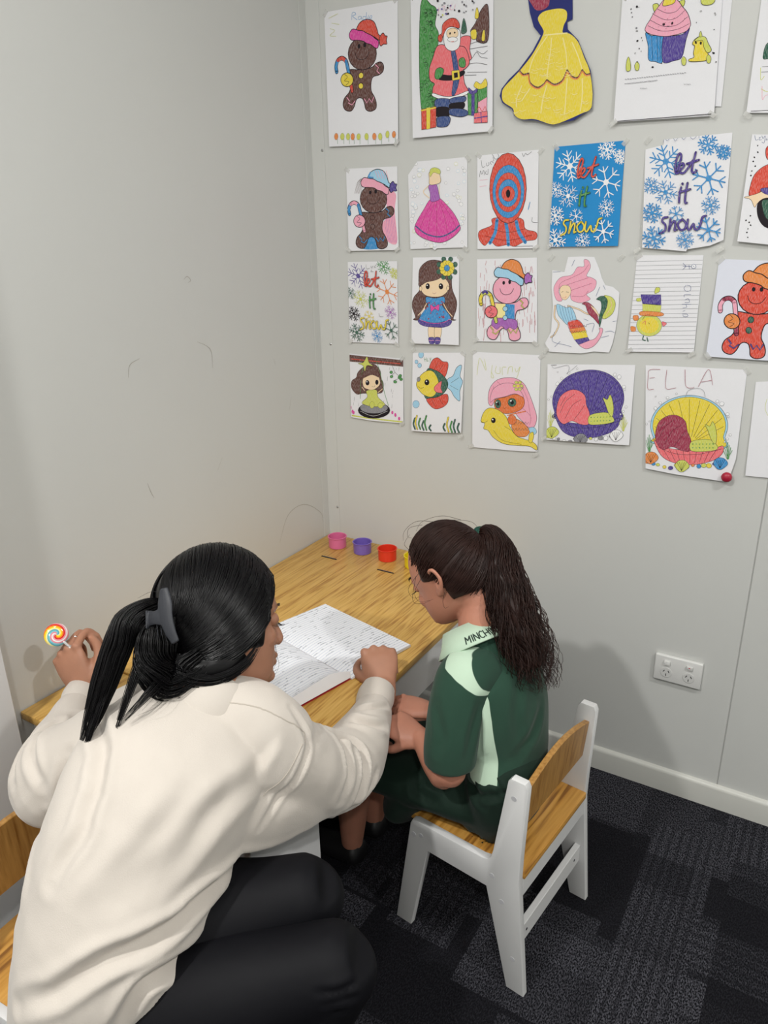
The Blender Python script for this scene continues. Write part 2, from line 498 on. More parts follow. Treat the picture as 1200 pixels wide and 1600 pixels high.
# finger slots in front of the cups
for sx in (.085, .281):
    q = tpart('finger_slot', MB().box((sx, -.1665, TH - .001), (sx + .055, -.1605, TH + .0008), .0006, 1), M_dark)
    MB().box((sx + .004, -.1625, TH + .0008), (sx + .048, -.1609, TH + .0014)).build('slot_lining', M_steel, q)
CUPS = [((.086, -.080), '#d9709c', 'pink plastic cup at the corner end of the cup row'), ((.177, -.080), '#7a64b8', 'purple plastic cup between the pink and red cups'),
        ((.269, -.087), '#e03a24', 'red plastic cup between the purple and yellow cups'), ((.362, -.094), '#e6cf1e', "yellow plastic cup half hidden by the girl's forehead")]
for (cx, cy), colr, lab in CUPS:
    c = empty('cup', (cx, cy, TH))
    tag(c, lab, 'cup', 'plastic cups on the table')
    mm = mat('cup_plastic', colr, .3, .5, sss=0)
    prof = [(.0245, .0), (.0265, .0012), (.0272, .032), (.0292, .0330), (.0296, .0348), (.0282, .0358), (.0262, .0348), (.0254, .0035), (.001, .003)]
    MB().lathe(prof, n=40).build('cup_body', mm, c, 50)

# ---------------------------------------------------------------- open exercise book
def page_mat(name, ux, wy, seed):
    m = mat(name, '#eef0f4', .75, .2)
    nt, N, L, b = nodes(m)
    tc = N('ShaderNodeTexCoord'); sp = N('ShaderNodeSeparateXYZ'); L(tc.outputs['Object'], sp.inputs[0])
    def M(op, a, b_=None, c=None):
        n = N('ShaderNodeMath', operation=op)
        for i, v in enumerate((a, b_, c)):
            if v is None: continue
            if isinstance(v, (int, float)): n.inputs[i].default_value = v
            else: L(v, n.inputs[i])
        return n.outputs[0]
    x, y = sp.outputs[0], sp.outputs[1]
    row = M('MULTIPLY', x, 1 / .0085)
    fr = M('FRACT', row)
    line = M('LESS_THAN', fr, .12)
    # handwriting: words broken along each ruled line
    cb = N('ShaderNodeCombineXYZ'); L(M('MULTIPLY', M('FLOOR', row), 7.31), cb.inputs[0]); L(M('MULTIPLY', y, 1), cb.inputs[1]); cb.inputs[2].default_value = seed
    nz = N('ShaderNodeTexNoise'); nz.inputs['Scale'].default_value = 1; nz.inputs['Detail'].default_value = 1
    mp = N('ShaderNodeMapping'); mp.inputs['Scale'].default_value = (1, 55, 1); L(cb.outputs[0], mp.inputs[0]); L(mp.outputs[0], nz.inputs[0])
    word = M('GREATER_THAN', nz.outputs[0], .6)
    n2 = N('ShaderNodeTexNoise'); n2.inputs['Scale'].default_value = 900; n2.inputs['Detail'].default_value = 1; L(tc.outputs['Object'], n2.inputs[0])
    mid = M('MULTIPLY', M('GREATER_THAN', fr, .1), M('LESS_THAN', fr, .42))
    ge = N('ShaderNodeNewGeometry'); sn = N('ShaderNodeSeparateXYZ'); L(ge.outputs['Normal'], sn.inputs[0])
    upf = M('GREATER_THAN', sn.outputs[2], .5)
    ink = M('MULTIPLY', upf, M('MULTIPLY', M('MULTIPLY', word, mid), M('MULTIPLY', M('GREATER_THAN', n2.outputs[0], .5), .8)))
    line = M('MULTIPLY', line, upf)
    mx = N('ShaderNodeMix'); mx.data_type = 'RGBA'; L(M('MULTIPLY', line, .7), mx.inputs[0]); mx.inputs[6].default_value = hexc('#eff1f6'); mx.inputs[7].default_value = hexc('#7f8fb4')
    m2 = N('ShaderNodeMix'); m2.data_type = 'RGBA'; L(ink, m2.inputs[0]); L(mx.outputs[2], m2.inputs[6]); m2.inputs[7].default_value = hexc('#3a3d4c')
    L(m2.outputs[2], b.inputs['Base Color'])
    return m
bk = empty('exercise_book', (.532, -.672, TH), math.atan2(.231, -.973))
tag(bk, 'open exercise book with ruled handwritten pages lying on the pine tabletop', 'book')
# local x runs along the gutter towards the corner, local y is minus across (away from the gutter)
def stack(name, prof, base, m, x0=0, x1=.300, curl=0, nx=24):
    vs = []; fs = []
    n = len(prof)
    for i in range(nx + 1):
        t = i / nx; x = x0 + (x1 - x0) * t
        for (y, z) in prof:
            k = max(0, 1 - t / .16)
            vs.append((x + curl * k * k * .5 * (z / .02), y, z + curl * k * k))
    for i in range(nx + 1):
        t = i / nx; x = x0 + (x1 - x0) * t
        k = max(0, 1 - t / .16)
        for (y, z) in prof: vs.append((x, y, base + curl * k * k * .4))
    N0 = n * (nx + 1)
    for i in range(nx):
        for j in range(n - 1):
            a = i * n + j; fs.append((a, a + 1, a + n + 1, a + n)); a += N0; fs.append((a, a + n, a + n + 1, a + 1))
    for i in (0, nx):
        for j in range(n - 1):
            a = i * n + j; f = (a, a + 1, a + 1 + N0, a + N0); fs.append(f if i else f[::-1])
    for j in (0, n - 1):
        for i in range(nx):
            a = i * n + j; f = (a, a + n, a + n + N0, a + N0); fs.append(f if j == 0 else f[::-1])
    me = bpy.data.meshes.new(name); me.from_pydata(vs, [], fs); smooth(me, 40)
    return link(name, me, m, bk)
M_cover = mat('book_cover', '#b02432', .5)
MB().box((.004, -.184, .0003), (.298, .184, .0015)).build('cover', M_cover, bk)
farp = [(-.001 - .186 * t, .0035 + .0105 * math.sin(math.pi * min(1, (t + .02) * 3.2) / 2) * (1 - t * .65)) for t in [i / 14 for i in range(15)]]
nearp = [(.001 + .19 * t, .0035 + .0195 * math.sin(math.pi * min(1, (t + .02) * 2.6) / 2) * (1 - t * .55)) for t in [i / 14 for i in range(15)]]
stack('far_page', farp, .0017, page_mat('ruled_page_far', 1, 1, .3))
stack('near_page', nearp, .0017, page_mat('ruled_page_near', 1, 1, 4.7), curl=.017)
# doodles along the gutter of the near page
# ---------------------------------------------------------------- children's chairs
def side_panel(y):
    """side frame profile (x along the seat, z up), outer face flat"""
    P = [(.000, 0), (.040, 0), (.084, .236), (.226, .234), (.281, 0), (.320, 0), (.296, .28), (.297, .34), (.3035, .505), (.298, .516), (.270, .516), (.2635, .508),
         (.238, .330), (.234, .312), (.226, .303), (.214, .300), (.055, .300), (.045, .296), (.041, .286)]
    P = [(.0 + a, c) for a, c in P]
    return MB().prism(P, 'y', y - .0085, y + .0085, .002, 2)
def make_chair(loc, rz, label, near):
    t = empty('kids_chair', loc, rz)
    tag(t, label, 'chair', 'small pine and white chairs')
    W2 = .1385
    mcap = mat('cap_cover', '#c4c4c8', .4)
    for s in (-1, 1):
        sp = side_panel(s * (W2 + .0085)).build('side_frame', M_white, t, 35)
        if s == near:
            for (x, z) in ((.068, .268), (.05, .262), (.277, .475), (.238, .268), (.262, .216), (.292, .085)):
                MB().lathe([(.0055, 0), (.0055, .0005)], (x, s * (W2 + .017) + (0 if s > 0 else 0), z), 18,
                           Matrix.Rotation(math.radians(90 if s < 0 else -90), 3, 'X')).build('screw_cap', mcap, sp)
    MB().box((.030, -W2, .282), (.300, W2, .298), .002, 2).build('seat', M_seat, t, 40)
    MB().box((.285, -W2, .238), (.297, W2, .282), .001, 1).build('rear_rail', M_white, t)
    MB().box((.050, -W2, .238), (.062, W2, .282), .001, 1).build('front_rail', M_white, t)
    st = MB().box((.284, -W2, .105), (.297, W2, .150), .001, 1).build('stretcher', M_white, t)
    for y in (-.11, .11):
        q = MB().lathe([(.003, 0), (.003, .0006)], (.297, y, .128), 12, Matrix.Rotation(math.radians(90), 3, 'Y')).build('screw', M_dark, st)
    # backrest: plank with an arched top, leaning with the uprights
    b = MB(); n = 16
    out = [(-W2, .388)] + [(W2, .388)] + [(W2 - 2 * W2 * i / n, .478 + .030 * math.sin(math.pi * i / n)) for i in range(n + 1)]
    b.prism(out, 'x', .272, .284, .0012, 1)
    bm = b.bm
    for v in bm.verts: v.co.x += (v.co.z - .39) * .09
    b.build('backrest', M_back, t, 35)
    return t
# chair the girl sits on: local x runs from its front to its back
A = math.radians(-7.0)
yo = .147
n_ = V((-math.sin(A), math.cos(A), 0))
base = V((.668, -.714, 0)) + n_ * (yo - .001)
make_chair(base, A, 'small chair with pine seat and backrest under the girl in green', -1)
# chair under the woman, facing the other way, seen at the left edge
make_chair((.505, -1.262, 0), math.pi + .06, 'small pine and white chair at the left edge behind the woman', 1)

# ---------------------------------------------------------------- pictures taped to the back wall (outlines and strokes in half millimetres)
SHEETS = [
('drawing', 'gingerbread man in red and pink hat, row of flowers along the foot', 'w', 0, [0.0592, 1.6547], [0, 625, 428, 616, 428, 0, 6, 14],
 "F,h,12,k,273,351,305,367,332,369,347,352,344,329,322,315,285,309,273,283,274,249,292,220,303,191,298,167,267,158,240,169,231,197,220,219,199,225,182,216,170,189,150,170,117,176,101,199,109,230,139,255,150,282,136,297,130,325,134,352,157,356,204,350;E,h,12,k,223,417,307,407,220,347;F,r,12,k,187,511,195,533,215,553,252,561,292,546,310,514,319,489,334,477,323,463,294,481,245,503;F,m,12,k,152,492,149,512,169,530,201,521,228,515,250,503,281,488,299,474,320,458,315,433,299,433,275,450,249,459,231,470,195,479,167,482;F,r,12,k,325,462,327,477,345,491,357,478,369,474,364,458,367,442,347,443,333,437,325,447;E,k,0,k,205,452,213,451,204,442;E,k,0,k,239,453,247,452,239,443;L,k,9,182,425,192,403,216,392,247,397,264,420;E,y,8,k,214,323,228,322,213,310;E,y,8,k,212,277,226,276,212,264;L,k,74,67,355,64,380,76,405,101,412,125,397,135,366,145,324,153,285,159,260;L,b,54,67,355,64,380,76,405;L,r,54,76,405,101,412,125,397;L,b,54,125,397,135,366,145,324;L,r,54,145,324,153,285,159,260;E,y,12,k,129,313,167,309,128,282;L,k,7,114,340,132,325,113,310,141,303,121,288;Z,k,26,126,234,142,216,134,208,156,197,175,213;Z,i,16,126,234,142,216,134,208,156,197,175,213;Z,k,26,232,218,247,197,260,216,277,197,287,220;Z,i,16,232,218,247,197,260,216,277,197,287,220;Z,k,26,300,361,318,346,308,333,323,320;Z,i,16,300,361,318,346,308,333,323,320;L,b,6,166,569,169,598,185,598,189,589,171,585,198,565;L,b,6,216,579,204,576,207,565,221,569,219,579,225,562;L,b,6,253,590,247,560,231,564,234,575,249,571;L,b,6,257,570,258,557;L,b,6,265,556,264,577;L,b,6,274,571,269,563,280,561,283,570,275,573;L,g,4,61,58,61,23;E,o,4,s,53,59,65,58,52,43;L,g,4,100,55,100,20;E,l,4,s,92,56,105,55,91,40;L,g,4,136,53,136,18;E,l,4,s,128,53,140,52,127,37;L,g,4,164,51,165,16;E,o,4,s,157,51,169,50,156,35;L,g,4,201,48,201,13;E,l,4,s,193,48,205,48,192,33;L,g,4,250,44,251,10;E,l,4,s,242,45,254,44,242,29;L,g,4,296,41,297,7;E,o,4,s,289,42,301,41,289,26;L,g,4,332,38,333,4;E,l,4,s,324,39,336,38,324,23;L,g,4,374,45,375,11;E,l,4,s,367,46,378,45,366,30;L,g,4,412,42,413,9;E,o,4,s,405,43,416,42,404,28;L,l,3,27,595,84,607;L,l,3,34,550,62,537,32,520,70,512;L,l,3,45,572,91,560"),
('drawing', 'Santa beside a green tree with presents in snow', 'w', 0, [0.3082, 1.6634], [0, 607, 423, 562, 443, 0, 17, 1],
 "F,g,8,k,54,556,113,551,141,525,133,471,152,431,147,369,134,332,145,254,144,136,63,130;L,k,5,68,335,83,337,87,324,73,322;L,k,5,79,310,93,312,97,299,84,296;L,k,5,99,520,112,522,117,509,103,507;L,k,5,50,218,65,220,69,206,55,204;L,k,5,70,458,84,460,88,447,75,445;L,k,5,128,358,142,360,146,347,133,344;L,k,5,116,357,130,359,134,346,121,343;L,k,5,100,487,114,489,118,476,105,474;L,k,5,100,200,115,203,119,189,105,186;L,k,5,91,253,105,255,110,242,96,239;L,k,5,102,520,116,522,120,509,107,507;L,k,5,110,312,124,314,128,301,115,298;L,k,5,73,537,87,539,91,526,78,524;L,k,5,118,358,132,360,136,347,123,345;L,k,5,107,195,121,197,126,184,112,181;L,k,5,107,178,121,180,125,167,112,164;L,k,5,81,229,95,232,100,218,86,216;L,k,5,85,174,99,176,104,163,90,160;L,k,5,118,505,132,507,136,494,123,492;L,k,5,60,466,74,468,78,455,65,453;L,k,5,126,372,140,374,144,361,131,358;L,k,5,99,428,113,430,117,417,104,415;L,k,5,90,396,104,398,108,385,95,383;L,k,5,77,318,92,320,96,307,82,304;L,k,5,96,185,111,188,115,174,101,172;L,k,5,104,175,118,177,123,164,109,161;L,k,5,118,148,133,150,137,137,123,134;L,k,5,102,482,116,484,120,471,107,469;L,k,5,119,158,133,161,137,147,124,145;L,k,5,121,319,135,321,139,308,126,306;L,k,5,106,463,120,465,124,451,111,449;L,k,5,115,318,130,320,134,307,120,305;L,k,5,72,525,86,526,90,513,77,511;L,k,5,118,148,132,151,137,137,123,134;L,k,5,56,232,71,235,75,221,61,218;L,k,5,82,489,96,491,100,478,87,476;L,k,5,73,243,87,246,91,232,78,230;L,k,5,118,526,131,527,136,515,123,513;L,k,5,98,528,111,530,116,517,103,515;L,k,5,106,416,120,418,124,404,111,402;L,k,5,120,152,134,154,139,141,125,138;L,k,5,90,147,104,150,109,136,95,133;L,k,5,74,519,88,521,92,508,79,506;L,k,5,96,534,110,535,114,522,101,520;L,k,5,65,390,79,392,83,379,70,377;L,k,5,97,485,111,487,116,474,102,472;F,h,8,k,400,506,405,373,349,377,352,412,316,419,340,449,369,499;F,y,5,k,319,419,344,422,347,388,324,389;F,y,5,k,378,411,388,413,389,375,374,377;F,y,5,k,339,492,346,509,355,486,353,466,338,468;F,d,5,k,270,419,281,476,298,422;L,k,4,311,368,357,374,403,366;L,k,4,311,349,404,350;L,k,4,328,310,351,332,371,311,406,301;L,k,4,305,288,352,289,406,276;L,k,4,305,256,407,246;L,k,4,350,338,382,322,405,332;L,k,4,294,245,353,240;F,f,8,k,267,398,310,402,320,385,315,349,326,310,304,306,272,335;F,f,9,k,167,385,207,374,255,368,291,358,312,318,314,287,293,270,285,265,294,213,311,173,227,158,135,177,127,210,135,226,110,245,106,290,126,339,142,376;F,n,6,k,220,353,241,351,266,241,247,174,228,173,237,257;F,w,7,k,129,187,185,169,243,165,310,179,310,166,243,153,177,156,127,174;F,n,8,k,144,159,219,152,221,116,148,119;F,n,8,k,223,155,296,158,296,136,227,135;F,k,5,k,148,123,215,117,211,77,149,86;F,k,5,k,221,133,292,133,289,107,223,113;F,n,8,k,155,82,216,80,222,57,204,38,157,40,151,56;F,n,8,k,221,111,277,108,312,95,314,79,277,73,221,88;F,k,7,k,160,262,225,252,285,265,288,248,230,232,160,241;P,y,7,k,225,270,265,270,270,231,230,229;P,k,3,k,237,260,256,261,259,241,240,239;F,g,7,k,141,283,164,291,184,279,176,257,156,243,137,252;F,g,7,k,264,314,284,318,296,301,293,279,269,282,261,299;F,w,7,k,181,440,183,390,199,363,232,351,263,367,266,419,254,436,222,450,194,447;F,t,5,k,197,435,222,444,250,434,253,409,227,403,200,412;E,k,0,k,213,424,217,424,213,419;E,k,0,k,237,424,241,424,237,420;E,w,5,k,227,398,253,395,227,388;L,r,8,218,390,235,389;F,r,8,k,170,432,174,465,206,483,238,480,258,460,258,439,222,450,194,444,175,413,168,398,152,403,154,421;E,r,6,k,162,411,174,409,162,396;P,r,7,k,65,123,146,129,147,39,68,34;P,y,4,k,93,127,115,128,115,35,95,34;Z,y,22,65,118,144,124;P,g,7,k,311,170,363,174,366,71,318,78;P,p,3,k,331,171,347,173,351,72,334,74;F,p,5,k,315,192,339,176,363,186,355,165,323,166;P,g,5,k,361,193,409,201,411,131,368,129;F,y,5,k,343,195,354,213,378,201,400,220,409,189,371,180;P,i,6,k,366,126,411,144,413,74,370,74;P,f,7,k,348,82,415,86,418,38,349,41;Z,p,16,350,61,416,64;Z,p,14,383,83,387,40;L,r,10,361,91,373,106,389,87,403,105,409,90;E,s,0,k,151,506,155,505,151,502;E,l,0,k,173,503,177,502,173,499;E,k,0,k,257,507,263,506,257,502;E,k,0,k,165,496,169,496,165,493;E,s,0,k,282,498,287,497,283,495;E,s,0,k,199,538,202,538,199,536;E,k,0,k,234,514,238,514,234,511;E,s,0,k,272,540,276,539,272,536;E,s,0,k,292,522,297,521,292,518;E,k,0,k,146,563,152,562,146,558;E,k,0,k,198,528,203,527,198,524;E,s,0,k,181,549,187,548,181,545;E,k,0,k,201,504,206,504,201,500;E,p,0,k,147,527,152,527,147,524;E,p,0,k,191,505,196,504,192,501;E,k,0,k,292,501,295,501,292,499;E,p,0,k,213,534,218,534,213,531;E,s,0,k,330,529,335,528,330,525;E,s,0,k,190,521,194,521,190,518;E,p,0,k,168,527,173,526,168,524;E,s,0,k,326,502,330,501,326,499;E,k,0,k,323,536,328,535,324,532;E,s,0,k,170,543,175,543,170,540;E,k,0,k,282,528,286,527,282,524;L,i,5,153,536,153,511;L,i,5,169,533,185,537,174,515;L,i,5,197,527,194,509;L,i,5,221,541,209,522,225,517;L,i,5,237,536,233,518"),
('cutout', 'yellow scalloped paper cut-out on a blue backing', 'n', 0, [0.5453, 1.6647], [110, 516, 313, 486, 320, 399, 297, 395, 301, 366, 351, 319, 385, 254, 416, 198, 433, 119, 434, 49, 391, 29, 361, 11, 306, 6, 259, 0, 176, 26, 118, 31, 77, 51, 64, 81, 15, 110, 0, 140, 8, 168, 41, 202, 88, 237, 147, 301, 181, 357, 147, 394, 125, 450],
 "F,e,0,k,117,513,200,501,211,472,194,456,157,455,133,479;F,y,0,k,164,426,185,445,231,449,271,445,292,431,294,404,285,387,281,373,282,354,314,346,352,311,383,251,411,198,431,119,432,53,386,33,305,8,259,2,176,30,118,34,80,53,67,83,20,114,11,148,23,175,89,229,148,289,191,358,189,381,174,402;L,x,14,212,351,179,313,149,266,135,216;L,x,14,231,341,231,295,225,242,222,183;L,x,14,283,335,301,279,312,213;L,x,14,325,314,356,258,380,201;L,x,18,200,356,246,354,300,351;L,h,26,91,231,109,215,135,216;L,o,18,91,226,109,210,135,211;L,h,26,135,216,144,179,179,156,207,165,222,181;L,o,18,135,211,144,174,179,151,207,160,222,176;L,h,26,222,181,258,160,294,172,312,209;L,o,18,222,176,259,155,295,167,313,204;L,h,26,312,209,335,183,362,176,380,203;L,o,18,313,204,335,178,362,172,380,199;L,h,26,380,201,397,184,415,184;L,o,18,381,197,397,180,415,180;L,x,16,106,171,84,120,86,87;L,x,16,223,159,210,109,204,53;L,x,16,315,177,315,111,315,39;L,x,16,383,170,388,104,385,45;L,x,16,145,155,109,110;L,x,6,278,222,294,216,310,219;L,x,6,316,192,332,186,348,189;L,x,6,304,196,321,190,336,193;L,x,6,241,290,258,283,273,286;L,x,6,260,246,276,239,292,242;L,x,6,206,208,222,201,239,204;L,x,6,145,220,162,213,178,216;L,x,6,208,201,225,195,241,198;L,x,6,260,232,276,226,292,229;L,x,6,190,206,207,200,223,203;L,x,6,294,192,311,185,326,188;L,x,6,218,303,234,296,250,299;L,x,6,208,248,225,241,241,244;L,x,6,214,285,230,278,246,281;L,x,6,210,263,227,257,243,260;L,x,6,306,206,322,200,338,203;L,x,6,148,231,165,224,181,227;L,x,6,222,249,238,243,254,246;L,x,6,185,205,201,198,218,201;L,x,6,187,230,203,224,219,227;L,x,6,215,279,232,272,248,275;L,x,6,257,220,274,214,290,217;L,x,6,167,234,184,227,200,230;L,x,8,330,51,344,46,358,50;L,x,8,61,66,76,60,90,65;L,x,8,78,122,93,116,107,120;L,x,8,266,51,281,46,294,50;L,x,8,171,58,185,53,199,58;L,x,8,240,109,254,104,268,108;L,x,8,158,129,173,124,187,128;L,x,8,72,140,87,135,102,139;L,x,8,294,41,308,36,322,40;L,x,8,102,147,117,141,131,145;L,x,8,392,75,406,70,419,74;L,x,8,190,121,205,115,219,120;L,x,8,260,60,274,55,288,59;L,x,8,209,102,223,97,237,101;L,x,8,67,68,83,63,97,67;L,x,8,57,109,72,104,87,108;L,x,8,339,116,353,111,367,115;L,x,8,308,44,322,39,336,44;L,x,8,272,62,287,57,300,62;L,x,8,84,112,99,107,113,111;L,x,8,101,72,116,66,131,71;L,x,8,152,104,167,99,181,103;L,x,8,399,46,412,40,426,45;L,x,8,388,83,402,77,415,82;L,x,8,222,72,237,67,250,71;L,x,8,216,113,231,108,245,112"),
('backing_sheet', 'white sheet behind the cupcake colouring page', 'w', 0, [0.8851, 1.6711], [0, 424, 270, 384, 279, 0, 128, 18],
 ""),
('drawing', 'pink-iced cupcake with a yellow pony', 'w', 1, [0.808, 1.6548], [0, 475, 389, 418, 412, 0, 8, 9],
 "F,b,7,k,107,329,132,316,181,305,188,217,158,220,130,231,123,280;F,p,7,k,181,305,223,304,258,307,279,325,271,285,262,225,233,215,188,217;L,k,4,133,314,148,224;L,k,4,155,311,168,222;L,k,4,167,310,178,221;F,l,7,k,126,424,144,426,151,412,137,397;F,l,7,k,225,419,247,425,249,407,236,400;F,i,8,k,106,336,107,353,121,374,130,391,141,406,153,420,167,437,181,448,219,429,242,403,265,377,280,344,280,328,265,313,222,306,181,307,132,320;F,y,7,k,166,416,169,436,176,449,207,445,212,423,195,415;L,k,4,113,354,168,328,230,325,277,339;L,k,4,121,372,177,343,229,341,267,364;L,k,4,132,391,179,366,221,365,254,388;L,k,4,145,408,182,389,218,388,239,406;E,k,0,k,177,350,182,350,178,345;E,k,0,k,210,349,214,349,210,344;L,k,3,190,344,195,340,200,344;L,e,5,162,330,165,333;L,e,5,146,354,149,357;L,e,5,136,393,139,396;L,e,5,260,379,262,382;L,e,5,214,365,217,368;L,e,5,189,365,192,369;L,e,5,156,342,159,345;L,e,5,137,394,139,397;L,e,5,127,393,130,396;L,e,5,186,332,189,335;L,e,5,175,399,178,402;L,e,5,167,327,169,330;L,e,5,136,362,139,365;L,e,5,180,353,183,356;L,e,5,175,351,178,354;L,e,5,196,352,199,355;L,e,5,250,350,253,353;L,e,5,142,407,145,411;L,e,5,255,357,258,360;L,e,5,157,332,160,335;L,e,5,208,343,211,347;L,e,5,245,375,247,378;E,s,3,k,97,264,98,264,97,262;E,s,3,k,48,393,50,393,48,391;E,s,0,k,368,362,369,362,368,361;E,w,4,k,368,362,370,362,368,360;E,s,3,k,303,339,304,338,303,337;E,s,3,k,93,313,95,313,93,311;E,k,3,k,63,427,67,426,63,423;E,s,3,k,98,303,99,302,98,301;E,k,3,k,40,422,42,422,40,420;E,s,0,k,315,376,317,376,315,374;E,w,4,k,315,376,318,376,315,374;E,k,3,k,373,306,375,306,373,305;E,k,3,k,85,225,89,224,85,221;E,s,3,k,87,215,91,214,87,211;E,k,0,k,371,357,373,356,371,355;E,w,4,k,371,357,373,356,371,354;E,s,3,k,69,351,72,351,69,348;E,k,3,k,184,210,186,210,184,209;E,k,3,k,379,226,381,226,380,224;E,k,3,k,150,201,154,201,151,198;E,k,3,k,382,224,386,224,383,221;E,k,3,k,71,424,72,424,71,423;E,k,3,k,395,192,397,192,395,190;E,s,3,k,43,409,45,409,43,407;E,k,0,k,72,340,76,340,73,337;E,w,4,k,72,340,75,340,72,338;E,k,3,k,78,304,82,304,78,301;E,s,0,k,73,260,74,260,73,259;E,w,4,k,73,260,75,260,73,258;E,k,3,k,88,275,90,275,88,273;F,l,6,k,310,416,319,424,349,419,363,408,357,396,338,393,317,399;F,y,7,k,305,234,307,257,298,265,302,279,321,288,342,276,348,253,361,223,359,203,331,201,295,205,291,213,309,218;F,l,6,k,303,276,321,288,344,283,357,261,372,236,358,228,343,248,335,272,318,274;F,l,5,k,320,289,323,307,331,288;E,k,0,k,310,269,314,268,311,264;E,k,0,k,329,265,333,264,329,259;F,l,5,k,44,199,40,227,47,250,58,225,60,200;F,l,5,k,82,198,76,215,84,227,95,215,93,196;F,l,5,k,268,196,262,214,269,225,280,213,279,195;F,l,5,k,363,193,357,210,363,221,374,209,373,192;L,s,7,41,169,48,166;L,s,7,51,169,58,167;L,s,7,61,168,68,165;L,s,7,70,168,78,167;L,s,7,80,168,88,165;L,s,7,90,168,97,167;L,s,7,100,168,107,166;L,s,7,109,168,116,167;L,s,7,119,168,126,164;L,s,7,128,168,136,166;L,s,7,138,168,145,166;L,s,7,148,168,155,164;L,s,7,157,168,164,167;L,s,7,167,168,174,165;L,s,7,176,168,183,166;L,s,7,185,168,192,166;L,s,7,195,168,202,165;L,s,7,204,168,211,166;L,s,7,213,168,220,166;L,s,7,223,168,230,165;L,s,7,232,168,239,166;L,s,7,241,168,248,165;L,s,7,251,168,257,166;L,s,7,260,168,267,166;L,s,7,269,167,276,164;L,s,7,278,167,285,166;L,s,7,41,152,45,151;L,s,7,46,152,50,151;L,s,7,52,152,56,151;L,s,7,57,152,61,150;L,s,7,62,152,66,149;L,s,7,67,152,71,150;L,s,7,73,152,77,149;L,s,7,78,152,82,150;L,s,7,83,152,87,149;L,s,7,88,152,92,150;L,s,7,94,152,98,149;L,s,7,99,152,103,149;L,s,7,104,152,108,150;L,s,7,109,152,113,150;L,s,7,114,152,119,149;L,s,7,120,152,124,149;L,s,7,125,152,129,149;L,s,7,130,152,134,149;L,s,7,135,152,139,151;L,s,7,140,152,144,150;L,s,7,145,152,150,148;L,s,7,151,152,155,149;L,s,7,156,152,160,149;L,s,7,161,152,165,150;L,s,7,166,152,170,149;L,s,7,171,152,175,150;L,s,5,108,129,113,125;L,s,5,114,129,119,125;L,s,5,120,128,125,124;L,s,5,126,127,131,124;L,s,5,133,127,137,123;L,s,5,282,127,286,123;L,s,5,287,126,291,123;L,s,5,293,126,297,122;L,s,5,299,125,303,121;L,s,5,304,125,309,121;L,k,9,25,11,202,9,401,7"),
('drawing', 'partly cut off by the right edge, green and pink crayon lines', 'w', 0, [1.0726, 1.6477], [0, 411, 121, 398, 174, 0, 2, 15],
 "F,d,4,k,35,200,35,232,42,249,58,251,79,200,52,196;L,k,7,18,19,78,17,162,14;L,l,7,31,169,38,127,49,138;L,l,7,43,95,68,83,80,100;L,i,6,46,104,54,57,63,70,89,72;L,s,8,36,171,74,170;L,s,8,36,153,77,151"),
('drawing', 'brown gingerbread man in striped blue and pink hat', 'w', 0, [0.1096, 1.401], [0, 410, 314, 405, 324, 3, 8, 0],
 "F,i,0,k,243,288,306,277,300,193,314,38,244,56,218,126,257,177;F,b,0,k,89,76,189,74,221,17,98,11;L,v,5,237,169,245,109,265,40;L,v,5,247,169,254,108,273,40;L,v,5,257,169,264,108,280,40;L,v,5,266,168,274,108,288,40;L,v,5,276,168,284,108,295,40;L,v,5,286,168,293,108,303,40;L,v,5,295,168,303,108,311,40;L,h,5,53,287,70,338,93,358;L,h,5,60,287,75,338,97,358;L,h,5,67,287,81,337,102,358;L,h,5,74,286,86,337,106,358;L,h,5,80,286,92,337,110,357;L,h,5,87,286,98,337,115,357;L,h,5,94,286,103,336,119,357;F,h,12,k,221,195,253,214,279,217,295,202,293,180,271,164,235,156,224,130,226,97,244,70,256,43,251,20,221,9,194,18,185,45,173,65,152,70,136,60,124,33,105,13,72,17,56,38,64,68,92,94,102,121,88,135,81,162,84,188,107,194,153,190;E,h,12,k,170,256,253,252,170,188;F,c,12,k,131,345,139,367,159,388,195,398,234,386,254,357,263,333,279,322,268,307,239,323,190,342;F,i,12,k,97,324,94,344,113,362,145,356,172,352,194,341,226,329,243,316,265,302,261,278,245,277,221,292,194,299,176,309,140,314,113,316;F,p,12,k,270,307,272,321,289,336,301,324,313,321,308,305,312,290,292,290,279,283,270,293;E,k,0,k,151,289,159,289,151,280;E,k,0,k,185,292,193,292,185,282;L,k,9,130,261,140,241,164,232,194,239,210,262;E,h,8,k,164,165,178,165,164,153;E,h,8,k,164,121,178,120,164,108;L,k,74,18,187,14,211,26,235,50,243,74,231,85,201,96,161,105,124,112,100;L,b,54,18,187,14,211,26,235;L,i,54,26,235,50,243,74,231;L,b,54,74,231,85,201,96,161;L,i,54,96,161,105,124,112,100;E,i,12,k,81,150,118,148,80,119;L,k,7,65,175,84,161,65,145,93,141,74,125;Z,k,26,80,73,96,57,89,48,110,40,129,56;Z,b,16,80,73,96,57,89,48,110,40,129,56;Z,k,26,185,65,200,46,212,64,230,47,239,70;Z,b,16,185,65,200,46,212,64,230,47,239,70;Z,k,26,248,207,266,194,257,181,272,169;Z,b,16,248,207,266,194,257,181,272,169;L,i,8,181,392,202,353;L,i,8,198,391,217,352;L,i,8,215,390,231,351;L,i,8,232,389,246,351;L,i,8,249,388,261,350;L,b,26,154,385,142,364,169,359"),
('drawing', 'pink ball skirt with a purple bodice, one corner of the sheet cut away', 'w', 0, [0.2987, 1.4011], [53, 420, 328, 424, 341, 13, 170, 10, 158, 0, 145, 10, 15, 7, 0, 361],
